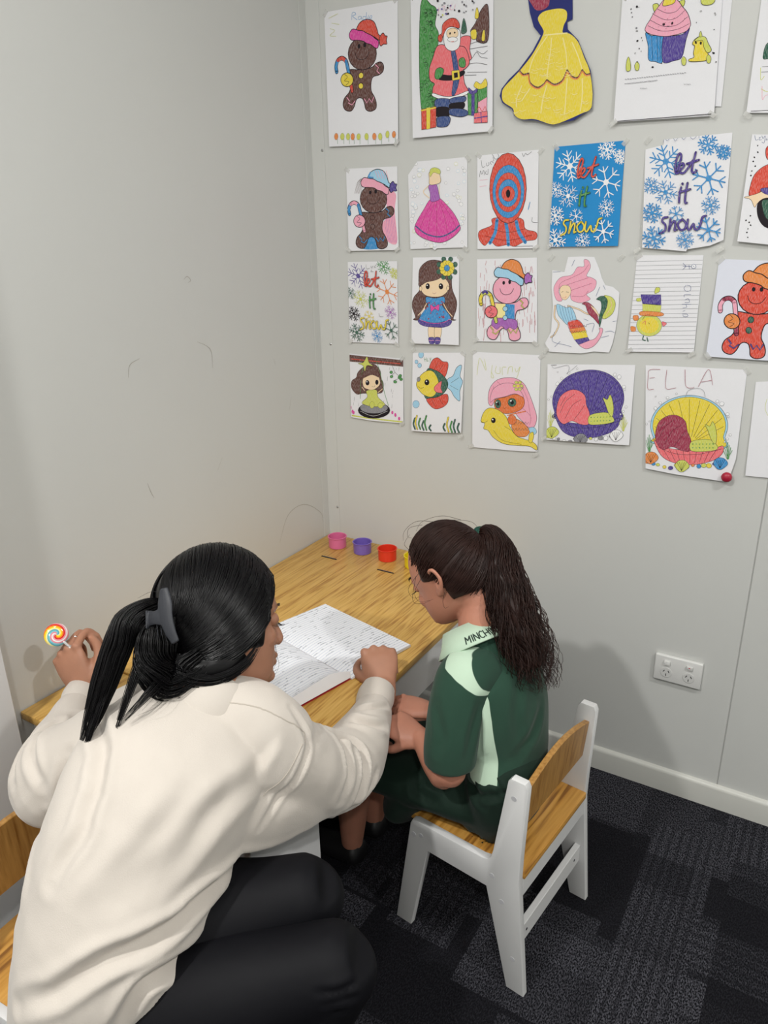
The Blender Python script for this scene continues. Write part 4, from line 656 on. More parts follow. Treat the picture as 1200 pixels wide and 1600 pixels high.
 "L,l,30,10,17,134,14,353,16;L,s,3,59,97,55,75;L,s,3,103,189,98,171;L,s,3,231,128,227,116;L,s,3,23,97,19,79;L,s,3,271,321,267,304;L,s,3,257,266,253,241;L,s,3,314,317,311,307;L,s,3,194,88,190,71;L,s,3,90,206,86,195;L,s,3,92,202,88,184;L,s,3,97,253,93,239;L,s,3,172,245,168,234;L,s,3,292,190,288,170;L,s,3,75,63,71,38;L,s,3,59,225,55,203;L,s,3,250,94,246,77;L,s,3,289,163,286,148;L,s,3,210,103,206,80;L,s,3,185,173,181,162;L,s,3,96,113,92,96;L,s,3,75,173,70,152;L,s,3,241,230,237,213;L,s,3,185,127,180,108;L,s,3,148,194,145,183;L,s,3,29,131,25,104;L,s,3,214,223,211,210;L,s,3,181,76,177,53;L,s,3,194,107,190,93;L,s,3,185,84,181,64;L,s,3,172,249,168,231;L,s,3,332,324,328,303;L,s,3,285,110,282,88;L,s,3,283,199,279,180;L,s,3,162,300,158,277;P,h,6,h,0,371,357,364,357,329,-2,334;L,r,14,11,348,340,343;F,h,5,k,57,276,106,314,166,329,207,297,212,257,228,224,222,178,192,165,89,156,46,147,10,180,12,221,44,244;L,g,9,179,359,206,287,233,179,261,100;L,g,9,107,335,78,247,70,123;L,k,6,288,327,305,294,333,267,293,244;L,k,5,305,294,282,273;E,g,4,k,282,268,292,269,281,260;E,g,4,k,306,240,317,241,306,232;E,g,4,k,333,267,343,268,333,259;E,g,4,k,344,258,355,259,344,250;E,g,4,k,339,277,349,278,339,269;E,g,4,k,280,292,290,293,280,284;E,k,8,k,162,64,271,75,160,17;E,s,5,k,162,78,257,87,161,45;L,w,4,67,50,158,30,255,69;L,t,14,102,172,84,191;L,t,14,192,170,222,193;F,l,6,k,114,173,180,184,191,144,238,103,160,85,81,98,119,138;E,l,4,k,150,94,166,96,150,74;E,l,4,k,208,97,225,98,207,80;F,t,5,k,90,237,105,259,182,270,205,242,201,211,156,182,102,188,89,212;F,h,4,k,74,236,106,299,183,295,206,257,153,268,104,249;E,k,0,k,121,220,134,221,121,205;E,k,0,k,185,228,196,229,185,214;E,w,0,k,118,225,122,225,118,222;L,k,5,151,204,163,199,173,208;F,l,5,k,59,326,95,334,120,368,133,336,160,318,119,318,105,284,92,316;E,m,0,k,0,64,7,64,-1,53;E,m,0,k,14,42,21,43,13,31;E,m,0,k,287,64,294,65,287,54;E,m,0,k,307,52,314,52,307,41;E,m,0,k,332,34,339,35,332,24;E,m,0,k,21,36,28,37,20,26"),
('drawing', 'yellow and green fish with red fins above water weed', 'w', 0, [0.3089, 0.9196], [2, 435, 315, 454, 309, 24, 157, 8, 0, 0],
 "F,r,8,k,106,351,122,400,154,418,186,400,216,397,218,364,198,317,155,345;F,r,8,k,101,201,96,176,140,141,189,151,223,183,220,226,177,218;F,c,8,k,219,308,250,329,270,373,299,387,292,332,308,301,294,252,295,198,263,216,241,247,214,269;F,d,8,k,90,345,139,351,187,329,221,289,209,245,172,212,123,198,79,204;F,y,8,k,27,261,41,298,68,329,106,347,139,335,166,284,153,230,123,203,79,209,48,230;L,d,12,139,337,171,280,139,204;F,f,6,k,139,258,182,295,179,256,190,233,150,233;E,k,0,k,93,281,108,282,93,265;E,w,0,k,90,286,94,286,90,282;L,k,6,35,254,55,246,74,251;E,s,5,k,41,293,52,294,40,280;L,k,4,133,353,160,393;L,k,4,165,346,192,386;L,k,4,123,193,145,156;L,k,4,167,202,199,166;L,k,4,240,290,287,322;L,k,4,235,276,283,256;E,c,6,n,54,427,70,428,54,410;E,c,6,n,26,387,36,387,26,377;E,c,6,n,46,369,58,370,46,357;E,c,6,n,27,154,48,156,27,133;L,k,36,23,13,12,42,21,74;L,d,27,23,13,12,42,21,74;L,k,36,37,14,25,51,34,90;L,y,27,37,14,25,51,34,90;L,k,36,57,17,46,46,55,77;L,g,27,57,17,46,46,55,77;L,k,36,79,14,68,38,77,65;L,d,27,79,14,68,38,77,65;L,k,36,96,16,85,55,94,96;L,g,27,96,16,85,55,94,96;L,k,36,124,16,113,30,122,46;L,d,27,124,16,113,30,122,46;L,k,36,212,25,201,43,209,64;L,d,27,212,25,201,43,209,64;L,k,36,234,22,222,61,230,101;L,y,27,234,22,222,61,230,101;L,k,36,255,22,244,50,252,81;L,g,27,255,22,244,50,252,81;L,k,36,274,24,263,57,271,93;L,d,27,274,24,263,57,271,93;L,k,36,298,25,287,48,295,74;L,d,27,298,25,287,48,295,74;L,g,4,74,416,79,392;L,g,4,74,403,87,407;L,g,4,87,416,87,393;L,g,4,95,412,93,395,103,399;L,g,4,106,415,111,404,116,416,109,390"),
('drawing', 'pink-haired figure riding a yellow dolphin', 'w', 0, [0.4892, 0.8945], [0, 512, 370, 517, 383, 24, 297, 14, 13, 0],
 "F,i,7,k,98,256,101,322,134,370,182,390,240,393,289,370,320,323,352,253,369,200,357,152,324,147,294,173,258,206,206,285,147,288,119,239;L,e,5,144,367,184,338,196,293;L,e,5,270,368,312,295,335,205;L,e,5,285,246,335,205,333,159;L,e,5,125,342,118,276;F,o,6,k,250,182,289,172,324,144,335,122,312,95,264,94,237,129,236,157;F,c,5,k,329,140,357,150,373,126,350,109;L,h,3,241,167,249,154,258,167;L,h,3,258,169,267,156,276,169;L,h,3,276,171,284,158,293,171;L,h,3,293,173,301,160,310,173;L,h,3,310,175,318,162,327,175;L,h,3,242,134,251,121,260,134;L,h,3,260,136,268,123,277,136;L,h,3,277,138,286,125,295,138;L,h,3,294,140,303,127,312,140;L,h,3,312,142,320,129,329,142;F,O,6,k,133,250,138,274,196,293,244,311,288,301,299,266,277,232,219,207,170,208,139,227;L,O,22,210,197,248,210,306,228;E,O,5,k,235,176,259,179,237,150;E,d,5,k,153,252,170,253,154,229;E,k,0,k,153,252,160,252,154,242;E,d,5,k,231,267,254,269,232,245;E,k,0,k,231,267,241,268,232,256;E,w,0,k,146,260,150,261,146,257;E,w,0,k,224,275,229,276,224,271;L,k,4,184,234,191,231,196,237;F,i,5,k,108,257,121,323,174,360,242,361,292,302,244,314,186,292,137,278;E,l,4,k,278,357,287,358,279,349;E,l,4,k,269,339,278,340,270,331;E,l,4,k,250,337,259,338,251,329;E,l,4,k,240,354,249,355,240,346;E,l,4,k,249,372,258,372,249,364;E,l,4,k,268,373,277,374,268,365;E,y,0,k,259,355,268,356,259,347;L,g,10,281,342,288,349;F,y,7,k,61,147,70,191,99,223,149,223,200,191,227,137,264,94,313,81,347,76,377,56,378,31,339,47,276,43,196,43,135,69,103,104,77,111,82,140;F,y,6,k,333,74,335,112,354,124,358,96,348,67;L,k,5,133,109,186,61,295,51;E,k,0,k,131,162,144,163,131,147;E,w,0,k,127,166,131,167,128,162;L,k,5,56,152,76,144,99,156;L,k,5,193,138,231,121;L,l,6,28,394,41,482,78,421,69,480;L,l,6,111,414,124,388,109,391,113,451;L,l,6,136,448,132,416,157,413,156,445;L,l,6,172,405,169,441,190,447;L,l,6,201,412,204,444,223,450,224,423;L,l,6,238,446,248,425,266,453,250,393"),
('drawing', 'purple shell holding a pink and lime shape', 'w', 0, [0.6933, 0.9427], [0, 379, 425, 405, 436, 23, 373, 18, 23, 0],
 "F,p,6,k,67,112,55,143,40,190,44,239,67,286,105,326,155,353,210,367,265,366,315,350,355,320,381,281,390,236,382,189,372,134;F,p,5,k,67,122,64,148,50,191,54,238,75,282,112,320,158,346,211,359,263,358,310,342,348,315,372,278,381,235,373,191,368,138;L,k,4,189,148,58,198;L,k,4,190,154,64,241;L,k,4,195,160,86,281;L,k,4,202,165,120,314;L,k,4,212,169,163,338;L,k,4,222,171,211,349;L,k,4,233,172,259,348;L,k,4,242,171,303,335;L,k,4,250,168,338,311;L,k,4,255,163,362,278;L,k,4,257,158,373,240;F,p,6,k,57,135,103,104,226,103,327,127,377,148,374,107,331,68,248,36,160,32,96,60;L,k,3,104,94,142,39;L,k,3,136,95,165,39;L,k,3,167,96,188,40;L,k,3,199,97,211,41;L,k,3,230,98,234,42;L,k,3,260,106,256,48;L,k,3,291,114,278,54;L,k,3,320,123,299,60;L,k,3,350,131,321,67;L,k,4,67,103,158,79,262,90,376,134;F,f,5,k,71,122,64,168,79,226,122,261,165,264,201,241,212,198,232,155,231,104,192,98,147,110,104,90;L,k,4,83,143,107,202,149,244;L,k,4,111,119,143,188,185,221;L,k,4,156,116,188,167,203,196;L,k,4,82,180,106,229;F,l,5,k,232,145,282,166,324,168,351,144,348,126,294,109,235,104;F,l,5,k,324,168,304,210,290,239,311,233,322,257,336,232,346,189,342,152;E,g,0,k,241,138,244,138,242,135;E,g,0,k,257,140,259,140,257,137;E,g,0,k,272,142,274,142,272,139;E,g,0,k,287,144,289,144,287,141;E,g,0,k,302,146,305,147,302,144;E,g,0,k,317,148,320,149,317,146;E,g,0,k,332,151,334,151,332,148;E,g,0,k,243,119,245,120,243,117;E,g,0,k,258,122,260,122,258,119;E,g,0,k,273,124,276,124,273,121;E,g,0,k,288,126,291,126,288,123;E,g,0,k,303,128,306,129,303,125;E,g,0,k,318,130,321,131,318,128;E,g,0,k,333,133,336,133,333,130;E,l,4,k,33,17,46,19,33,10;E,w,4,k,63,13,72,14,63,3;E,s,4,k,85,11,93,12,85,4;E,w,4,k,116,5,125,6,117,-3;E,s,4,k,146,4,158,6,146,-5;E,s,4,k,175,24,189,26,175,16;E,p,4,k,192,24,202,25,193,13;E,w,4,k,219,19,232,21,220,10;E,l,4,k,248,34,256,35,249,27;E,w,4,k,276,33,285,35,276,24;E,s,4,k,298,42,311,44,299,32;E,w,4,k,322,44,333,45,322,32;E,s,4,k,351,57,365,59,351,50;E,s,4,k,373,56,381,58,374,47;F,l,5,k,16,38,33,65,64,69,86,44,58,13,35,12;L,k,3,49,15,25,56;L,k,3,49,15,37,58;L,k,3,49,15,49,59;L,k,3,49,15,60,61;L,k,3,49,15,72,63;F,w,5,k,340,60,355,86,384,90,404,66,379,36,359,36;L,k,3,371,39,348,77;L,k,3,371,39,359,79;L,k,3,371,39,370,81;L,k,3,371,39,380,82;L,k,3,371,39,391,84;F,s,5,k,165,21,182,47,212,51,233,27,207,-4,185,-5;L,k,3,198,-2,174,38;L,k,3,198,-2,186,40;L,k,3,198,-2,197,42;L,k,3,198,-2,208,43;L,k,3,198,-2,219,45;L,l,8,37,70,15,113;L,l,8,40,71,22,127;L,l,8,43,71,29,141;L,l,8,37,70,35,155;L,l,8,40,71,43,143;L,l,8,43,71,51,131;L,l,8,37,70,59,119;L,l,8,401,88,379,128;L,l,8,403,89,385,142;L,l,8,405,89,390,155;L,l,8,401,88,396,169;L,l,8,403,89,403,157;L,l,8,405,89,411,146;L,l,8,401,88,418,134;E,w,4,s,59,288,67,289,59,279;E,w,4,s,79,317,85,318,80,311;E,w,4,s,56,346,59,347,56,343;E,w,4,s,113,345,119,346,113,339;E,w,4,s,152,369,156,369,152,364;E,w,4,s,336,354,343,355,336,346;E,w,4,s,357,345,366,346,357,335;E,w,4,s,384,300,392,301,385,292;E,w,4,s,404,206,409,206,404,200;E,w,4,s,393,184,398,185,394,179;E,w,4,s,382,169,385,169,382,165;E,w,4,s,19,206,24,207,20,202;E,w,4,s,33,222,37,222,33,218;E,w,4,s,389,288,393,288,390,283;L,s,4,25,372,39,364,104,382,111,355,103,341,151,385;L,k,4,19,376,48,380"),
('drawing', 'yellow shell with ELLA in thin red letters along its top', 'w', 0, [0.9292, 0.8955], [0, 502, 431, 512, 440, 112, 429, 48, 419, 0, 185, 3, 52, 12],
 "F,c,6,k,85,137,71,167,54,212,55,260,75,305,109,342,155,368,207,381,261,378,309,361,349,333,376,294,387,250,382,205,376,152;F,y,5,k,84,146,80,171,64,214,65,259,83,301,116,336,159,361,208,373,259,370,305,355,342,327,368,291,378,250,374,207,371,156;L,k,4,199,169,72,220;L,k,4,200,175,75,261;L,k,4,204,181,93,299;L,k,4,211,185,124,331;L,k,4,220,189,164,353;L,k,4,230,191,210,363;L,k,4,240,191,256,361;L,k,4,249,190,298,348;L,k,4,257,187,334,324;L,k,4,262,183,358,291;L,k,4,264,177,370,254;F,f,6,k,74,159,120,128,238,125,333,146,379,165,379,126,340,89,262,60,179,58,116,86;L,k,3,121,119,161,64;L,k,3,151,119,183,65;L,k,3,182,119,205,65;L,k,3,212,120,226,65;L,k,3,242,120,248,65;L,k,3,270,127,269,71;L,k,3,299,135,289,77;L,k,3,327,142,310,82;L,k,3,355,149,330,88;L,k,4,86,128,173,103,272,111,380,152;F,e,5,k,88,147,79,191,90,246,129,279,170,282,205,259,219,216,240,174,242,125,205,121,162,133,121,114;L,k,4,99,166,118,223,156,263;L,k,4,127,142,153,209,191,240;L,k,4,169,139,197,187,211,215;L,k,4,95,202,115,249;F,l,5,k,241,166,288,185,328,185,355,162,353,144,303,129,246,126;F,l,5,k,328,185,307,227,291,255,312,249,321,272,336,247,347,205,346,170;E,g,0,k,250,158,253,158,250,155;E,g,0,k,265,160,267,160,265,157;E,g,0,k,279,161,282,162,279,159;E,g,0,k,293,163,296,164,294,161;E,g,0,k,308,165,310,165,308,162;E,g,0,k,322,167,324,167,322,164;E,g,0,k,336,169,339,169,337,166;E,g,0,k,252,140,255,141,253,138;E,g,0,k,267,142,269,142,267,139;E,g,0,k,281,144,284,144,282,141;E,g,0,k,296,146,298,146,296,143;E,g,0,k,310,148,312,148,310,145;E,g,0,k,324,149,327,150,325,147;E,g,0,k,338,151,341,152,339,149;E,o,4,k,58,45,70,47,58,38;E,b,4,k,86,41,95,42,87,32;E,l,4,k,107,39,116,40,108,32;E,y,4,k,138,32,146,33,139,24;E,p,4,k,166,31,177,33,167,22;E,y,4,k,193,49,206,51,194,41;E,l,4,k,210,49,219,50,211,38;E,w,4,k,236,44,247,46,237,36;E,o,4,k,263,58,270,59,263,51;E,b,4,k,289,57,298,58,290,47;E,l,4,k,310,64,322,66,311,54;E,y,4,k,332,66,343,67,334,55;E,p,4,k,359,78,373,80,360,71;E,y,4,k,381,77,389,78,382,68;F,o,5,k,40,66,55,92,85,96,106,71,82,41,60,41;L,k,3,73,44,48,83;L,k,3,73,44,59,85;L,k,3,73,44,70,86;L,k,3,73,44,81,88;L,k,3,73,44,92,89;F,b,5,k,349,81,362,106,389,109,410,86,388,57,368,57;L,k,3,380,60,356,98;L,k,3,380,60,366,99;L,k,3,380,60,376,100;L,k,3,380,60,386,102;L,k,3,380,60,396,103;F,l,5,k,184,46,198,71,227,75,248,51,225,22,204,22;L,k,3,216,24,191,63;L,k,3,216,24,202,65;L,k,3,216,24,213,66;L,k,3,216,24,224,68;L,k,3,216,24,234,69;L,g,8,59,97,35,138;L,g,8,61,97,41,152;L,g,8,64,97,46,165;L,g,8,59,97,52,179;L,g,8,61,97,60,167;L,g,8,64,97,68,155;L,g,8,59,97,76,143;L,g,8,405,107,383,146;L,g,8,408,107,387,159;L,g,8,410,108,392,172;L,g,8,405,107,397,185;L,g,8,408,107,404,174;L,g,8,410,108,412,163;L,g,8,405,107,420,151;E,w,4,s,67,307,74,307,68,299;E,w,4,s,85,335,91,335,86,329;E,w,4,s,61,363,64,364,61,360;E,w,4,s,115,361,121,362,116,355;E,w,4,s,152,383,156,383,152,379;E,w,4,s,329,365,335,366,330,358;E,w,4,s,349,356,358,357,350,347;E,w,4,s,378,312,385,313,379,305;E,w,4,s,402,220,407,221,403,215;E,w,4,s,393,200,398,201,394,195;E,w,4,s,383,185,386,186,384,182;E,w,4,s,34,229,38,229,34,224;E,w,4,s,46,243,49,244,46,240;E,w,4,s,384,300,388,300,384,296;L,e,6,68,488,21,482,18,452,22,395,49,395;L,e,6,25,444,48,450;L,e,6,97,488,102,405,147,410;L,e,6,175,496,188,422,219,416,223,421;L,e,6,241,423,266,492,281,497,300,436;L,e,6,252,445,295,457;L,s,3,192,371,201,402,235,416,264,408,276,379"),
('drawing', 'blank white sheet cut off by the right edge', 'w', 0, [1.1648, 0.9151], [0, 423, 187, 446, 248, 9, 17, 0],
 "L,l,5,54,354,53,313,68,282"),
]
PAL = {'k': '#221c22', 'w': '#f2f2f4', 'r': '#d8452f', 'o': '#e5873a', 'y': '#e9d236', 'g': '#3f9040', 'd': '#1f5a44', 'b': '#2b8ccc', 'n': '#2f4a86', 'p': '#4a3590', 'v': '#a55cb4',
       'm': '#dc3f9e', 'i': '#f0a6bc', 'h': '#5c342b', 'c': '#9fd0ea', 't': '#f3d7b0', 's': '#85858c', 'e': '#9c2848', 'l': '#cdd25a', 'f': '#ec6d74', 'x': '#f4e69a', 'q': '#c0485c', 'u': '#e4e8f4', 'O': '#e0702a'}
def crayon_material():
    m = mat('crayon_drawing', '#ffffff', .7, .25)
    nt, N, L, b = nodes(m)
    at = N('ShaderNodeAttribute'); at.attribute_name = 'ink'
    tc = N('ShaderNodeTexCoord'); mp = N('ShaderNodeMapping'); mp.inputs['Rotation'].default_value = (0, .5, 0); mp.inputs['Scale'].default_value = (900, 1, 130)
    L(tc.outputs['Object'], mp.inputs[0])
    nz = N('ShaderNodeTexNoise'); nz.inputs['Scale'].default_value = 1; nz.inputs['Detail'].default_value = 2; L(mp.outputs[0], nz.inputs[0])
    mr = N('ShaderNodeMapRange'); mr.inputs[1].default_value = .45; mr.inputs[2].default_value = .75; mr.inputs[3].default_value = 0; mr.inputs[4].default_value = .32
    L(nz.outputs[0], mr.inputs[0])
    # crayon streaks let the paper show through; printed black lines do not
    sp = N('ShaderNodeSeparateColor'); L(at.outputs['Color'], sp.inputs[0])
    mxv = N('ShaderNodeMath', operation='MAXIMUM'); L(sp.outputs[0], mxv.inputs[0])
    mx2 = N('ShaderNodeMath', operation='MAXIMUM'); L(sp.outputs[1], mx2.inputs[0]); L(sp.outputs[2], mx2.inputs[1]); L(mx2.outputs[0], mxv.inputs[1])
    gt = N('ShaderNodeMath', operation='GREATER_THAN'); L(mxv.outputs[0], gt.inputs[0]); gt.inputs[1].default_value = .03
    ml = N('ShaderNodeMath', operation='MULTIPLY'); L(mr.outputs[0], ml.inputs[0]); L(gt.outputs[0], ml.inputs[1])
    mx = N('ShaderNodeMix'); mx.data_type = 'RGBA'; L(ml.outputs[0], mx.inputs[0]); L(at.outputs['Color'], mx.inputs[6]); mx.inputs[7].default_value = hexc('#eeeeee')
    L(mx.outputs[2], b.inputs['Base Color'])
    return m
M_crayon = crayon_material()
M_paper = {k: mat('sheet_paper_' + n, c, .7, .25, var=(300, .008)) for k, n, c in (('w', 'white', '#e9e9ed'), ('b', 'blue_ground', '#2b8ccc'), ('n', 'blue_backing', '#2b3272'), ('u', 'checked', '#dfe2ee'))}

def art_mesh(items, place, outline):
    """flat filled shapes and pen lines, each a hair's breadth above the one before"""
    vs = []; fs = []; cols = []
    lay = [0]
    npoly = len(outline)
    def inside(p):
        r = False
        for i in range(npoly):
            (x1, y1), (x2, y2) = outline[i], outline[(i + 1) % npoly]
            if (y1 > p[1]) != (y2 > p[1]) and p[0] < (x2 - x1) * (p[1] - y1) / (y2 - y1) + x1: r = not r
        return r
    def onto(p):
        best = None
        for i in range(npoly):
            a = np.array(outline[i]); e = np.array(outline[(i + 1) % npoly]) - a
            t = max(0, min(1, ((p - a) @ e) / (e @ e + 1e-12))); q = a + e * t; d_ = np.linalg.norm(p - q)
            if best is None or d_ < best[0]: best = (d_, q)
        return best[1]
    def face(pts, c):
        b0 = len(vs)
        ins = [inside(p) for p in pts]
        if not any(ins): return
        if not all(ins): pts = [p if k_ else onto(np.array(p)) for p, k_ in zip(pts, ins)]
        for p in pts: vs.append(place(p[0], p[1], lay[0]))
        fs.append(tuple(range(b0, b0 + len(pts)))); cols.append(c)
    def ribbon(q, w, c, closed=False):
        lay[0] += 1
        n = len(q); L_ = []; R_ = []
        for i in range(n):
            a = q[(i - 1) % n] if closed or i else q[0]; d = q[(i + 1) % n] if closed or i < n - 1 else q[-1]
            t = np.array(d) - np.array(a); t = t / (np.linalg.norm(t) + 1e-9); nn = np.array([-t[1], t[0]]) * w / 2
            L_.append(q[i] + nn); R_.append(q[i] - nn)
        ok = [inside(a) and inside(d) for a, d in zip(L_, R_)]
        if len(q) == 2: ok = [True, True]
        L_ = [a if inside(a) else onto(a) for a in L_]; R_ = [a if inside(a) else onto(a) for a in R_]
        b0 = len(vs)
        for a, d in zip(L_, R_): vs.append(place(a[0], a[1], lay[0])); vs.append(place(d[0], d[1], lay[0]))
        for i in range(n if closed else n - 1):
            j = (i + 1) % n
            if not (ok[i] or ok[j]): continue
            fs.append((b0 + 2 * i, b0 + 2 * i + 1, b0 + 2 * j + 1, b0 + 2 * j)); cols.append(c)
        if not closed and w > .0012:                    # round pen ends
            for e in (q[0], q[-1]):
                face([np.array(e) + w / 2 * np.array([math.cos(k * math.pi / 4), math.sin(k * math.pi / 4)]) for k in range(8)], c)
    for it in items:
        f = it.split(',')
        k, c = f[0], f[1]
        w = float(f[2]) * 1.4e-4
        if k in 'FPES':
            oc = f[3]; nums = [float(v) / 2000 for v in f[4:]]
        else:
            oc = None; nums = [float(v) / 2000 for v in f[3:]]
        pts = [np.array((nums[i], nums[i + 1])) for i in range(0, len(nums) - 1, 2)]
        lay[0] += 1
        if k in 'FP':
            q = catmull(pts, 5, True) if k == 'F' else pts
            face(q, c)
            if w: ribbon(q, w, oc, True)
        elif k == 'E':
            a = pts[1] - pts[0]; b2 = pts[2] - pts[0]
            q = [pts[0] + a * math.cos(t * math.pi / 10) + b2 * math.sin(t * math.pi / 10) for t in range(20)]
            face(q, c)
            if w: ribbon(q, w, oc, True)
        elif k == 'L': ribbon(catmull(pts, 5), max(w, .0007), c)
        elif k == 'Z': ribbon(pts, max(w, .0007), c)
        elif k == 'S':
            a = pts[1] - pts[0]; b2 = pts[2] - pts[0]; st = oc == '1'
            for s6 in range(6):
                an = s6 * math.pi / 3 + .25
                def at(r, t): return pts[0] + (a * math.cos(an + t) + b2 * math.sin(an + t)) * r
                ribbon([at(0, 0), at(.97, 0)], w * 1.1, c)
                for r1, r2 in (((.62, .95),) if st else ((.34, .62), (.6, .93))):
                    for sg in (-1, 1):
                        ribbon([at(r1, 0), at(r2, sg * (.42 if r1 < .5 else .34))], w, c)
            face([pts[0] + (a * math.cos(t * math.pi / 3) + b2 * math.sin(t * math.pi / 3)) * .2 for t in range(6)], c)
    me = bpy.data.meshes.new('drawing'); me.from_pydata(vs, [], fs)
    ca = me.color_attributes.new('ink', 'FLOAT_COLOR', 'CORNER')
    cc = {k: hexc(v) for k, v in PAL.items()}
    data = []
    for p, c in zip(me.polygons, cols): data += list(cc[c]) * p.loop_total
    ca.data.foreach_set('color', data)
    return me

rs = random.Random(11)
for name, label, bg, zi, org, outl, txt in SHEETS:
    top = max(outl[1::2]) / 2000
    lift = rs.uniform(.003, .0085) if name != 'cutout' else .010
    if name == 'backing_sheet': lift = .0015
    o0 = .0010 + (.0012 if zi else 0)
    def off(v): return o0 + lift * max(0, 1 - v / top)
    pts = [(outl[i] / 2000, outl[i + 1] / 2000) for i in range(0, len(outl), 2)]
    vs = [(u, -off(v), v) for u, v in pts] + [(u, -off(v) + .0003, v) for u, v in pts]
    n = len(pts)
    me = bpy.data.meshes.new(name)
    me.from_pydata(vs, [], [tuple(range(n)), tuple(range(2 * n - 1, n - 1, -1))] + [(i, i + n, (i + 1) % n + n, (i + 1) % n) for i in range(n)])
    bm = bmesh.new(); bm.from_mesh(me); bmesh.ops.recalc_face_normals(bm, faces=bm.faces); bm.to_mesh(me); bm.free()
    kind = 'paper_cutout' if name == 'cutout' else ('blank_sheet' if 'backing' in name or label.startswith('blank') else 'colouring_page')
    sh = link(kind, me, M_paper[bg])
    sh.location = (org[0], -.0, org[1])
    pre = {'paper_cutout': '', 'blank_sheet': ''}.get(kind, 'colouring page taped to the wall, ')
    if len((pre + label).split()) > 16: pre = 'colouring page, '
    tag(sh, pre + label, 'paper cut-out' if kind == 'paper_cutout' else 'drawing', 'pictures taped to the wall')
    if txt:
        a = art_mesh(txt.split(';'), lambda u, v, l: (u, -off(v) - .00012 - l * .000008, v), pts)
        link('drawing', a, M_crayon, sh)
    if kind == 'colouring_page':
        xs = [p[0] for p in pts]; 
        for cx_, cz_ in ((min(xs), top), (max(xs), top), (max(xs), 0.004), (min(xs), .004)):
            if rs.random() < .6:
                q = MB().box((-.008, -.0003, -.0045), (.008, 0, .0045)).build('tape', M_tape, sh)
                q.location = (cx_ + (.004 if cx_ == min(xs) else -.004), -off(max(cz_, 0)) - .0011, max(cz_, .006) - .003); q.rotation_euler = (0, math.radians(rs.choice((35, -35, 50, -48))), 0)
mg = empty('magnet', (1.1365, -.011, .9085))
tag(mg, 'small round red magnet at the lower right corner of the ELLA page', 'magnet')
MB().lathe([(.0112, 0), (.0118, .003), (.0105, .0075), (.006, .0105), (.001, .0115)], n=28, M=Matrix.Rotation(math.radians(90), 3, 'X')).build('red_cap', mat('red_magnet', '#a8203a', .35), mg, 50)
# ================================================================ people
def frame(f, u):
    """columns: forward, left, up"""
    f = V(f).normalized(); u = V(u); l = u.cross(f).normalized(); u = f.cross(l).normalized()
    return Matrix((f, l, u)).transposed()

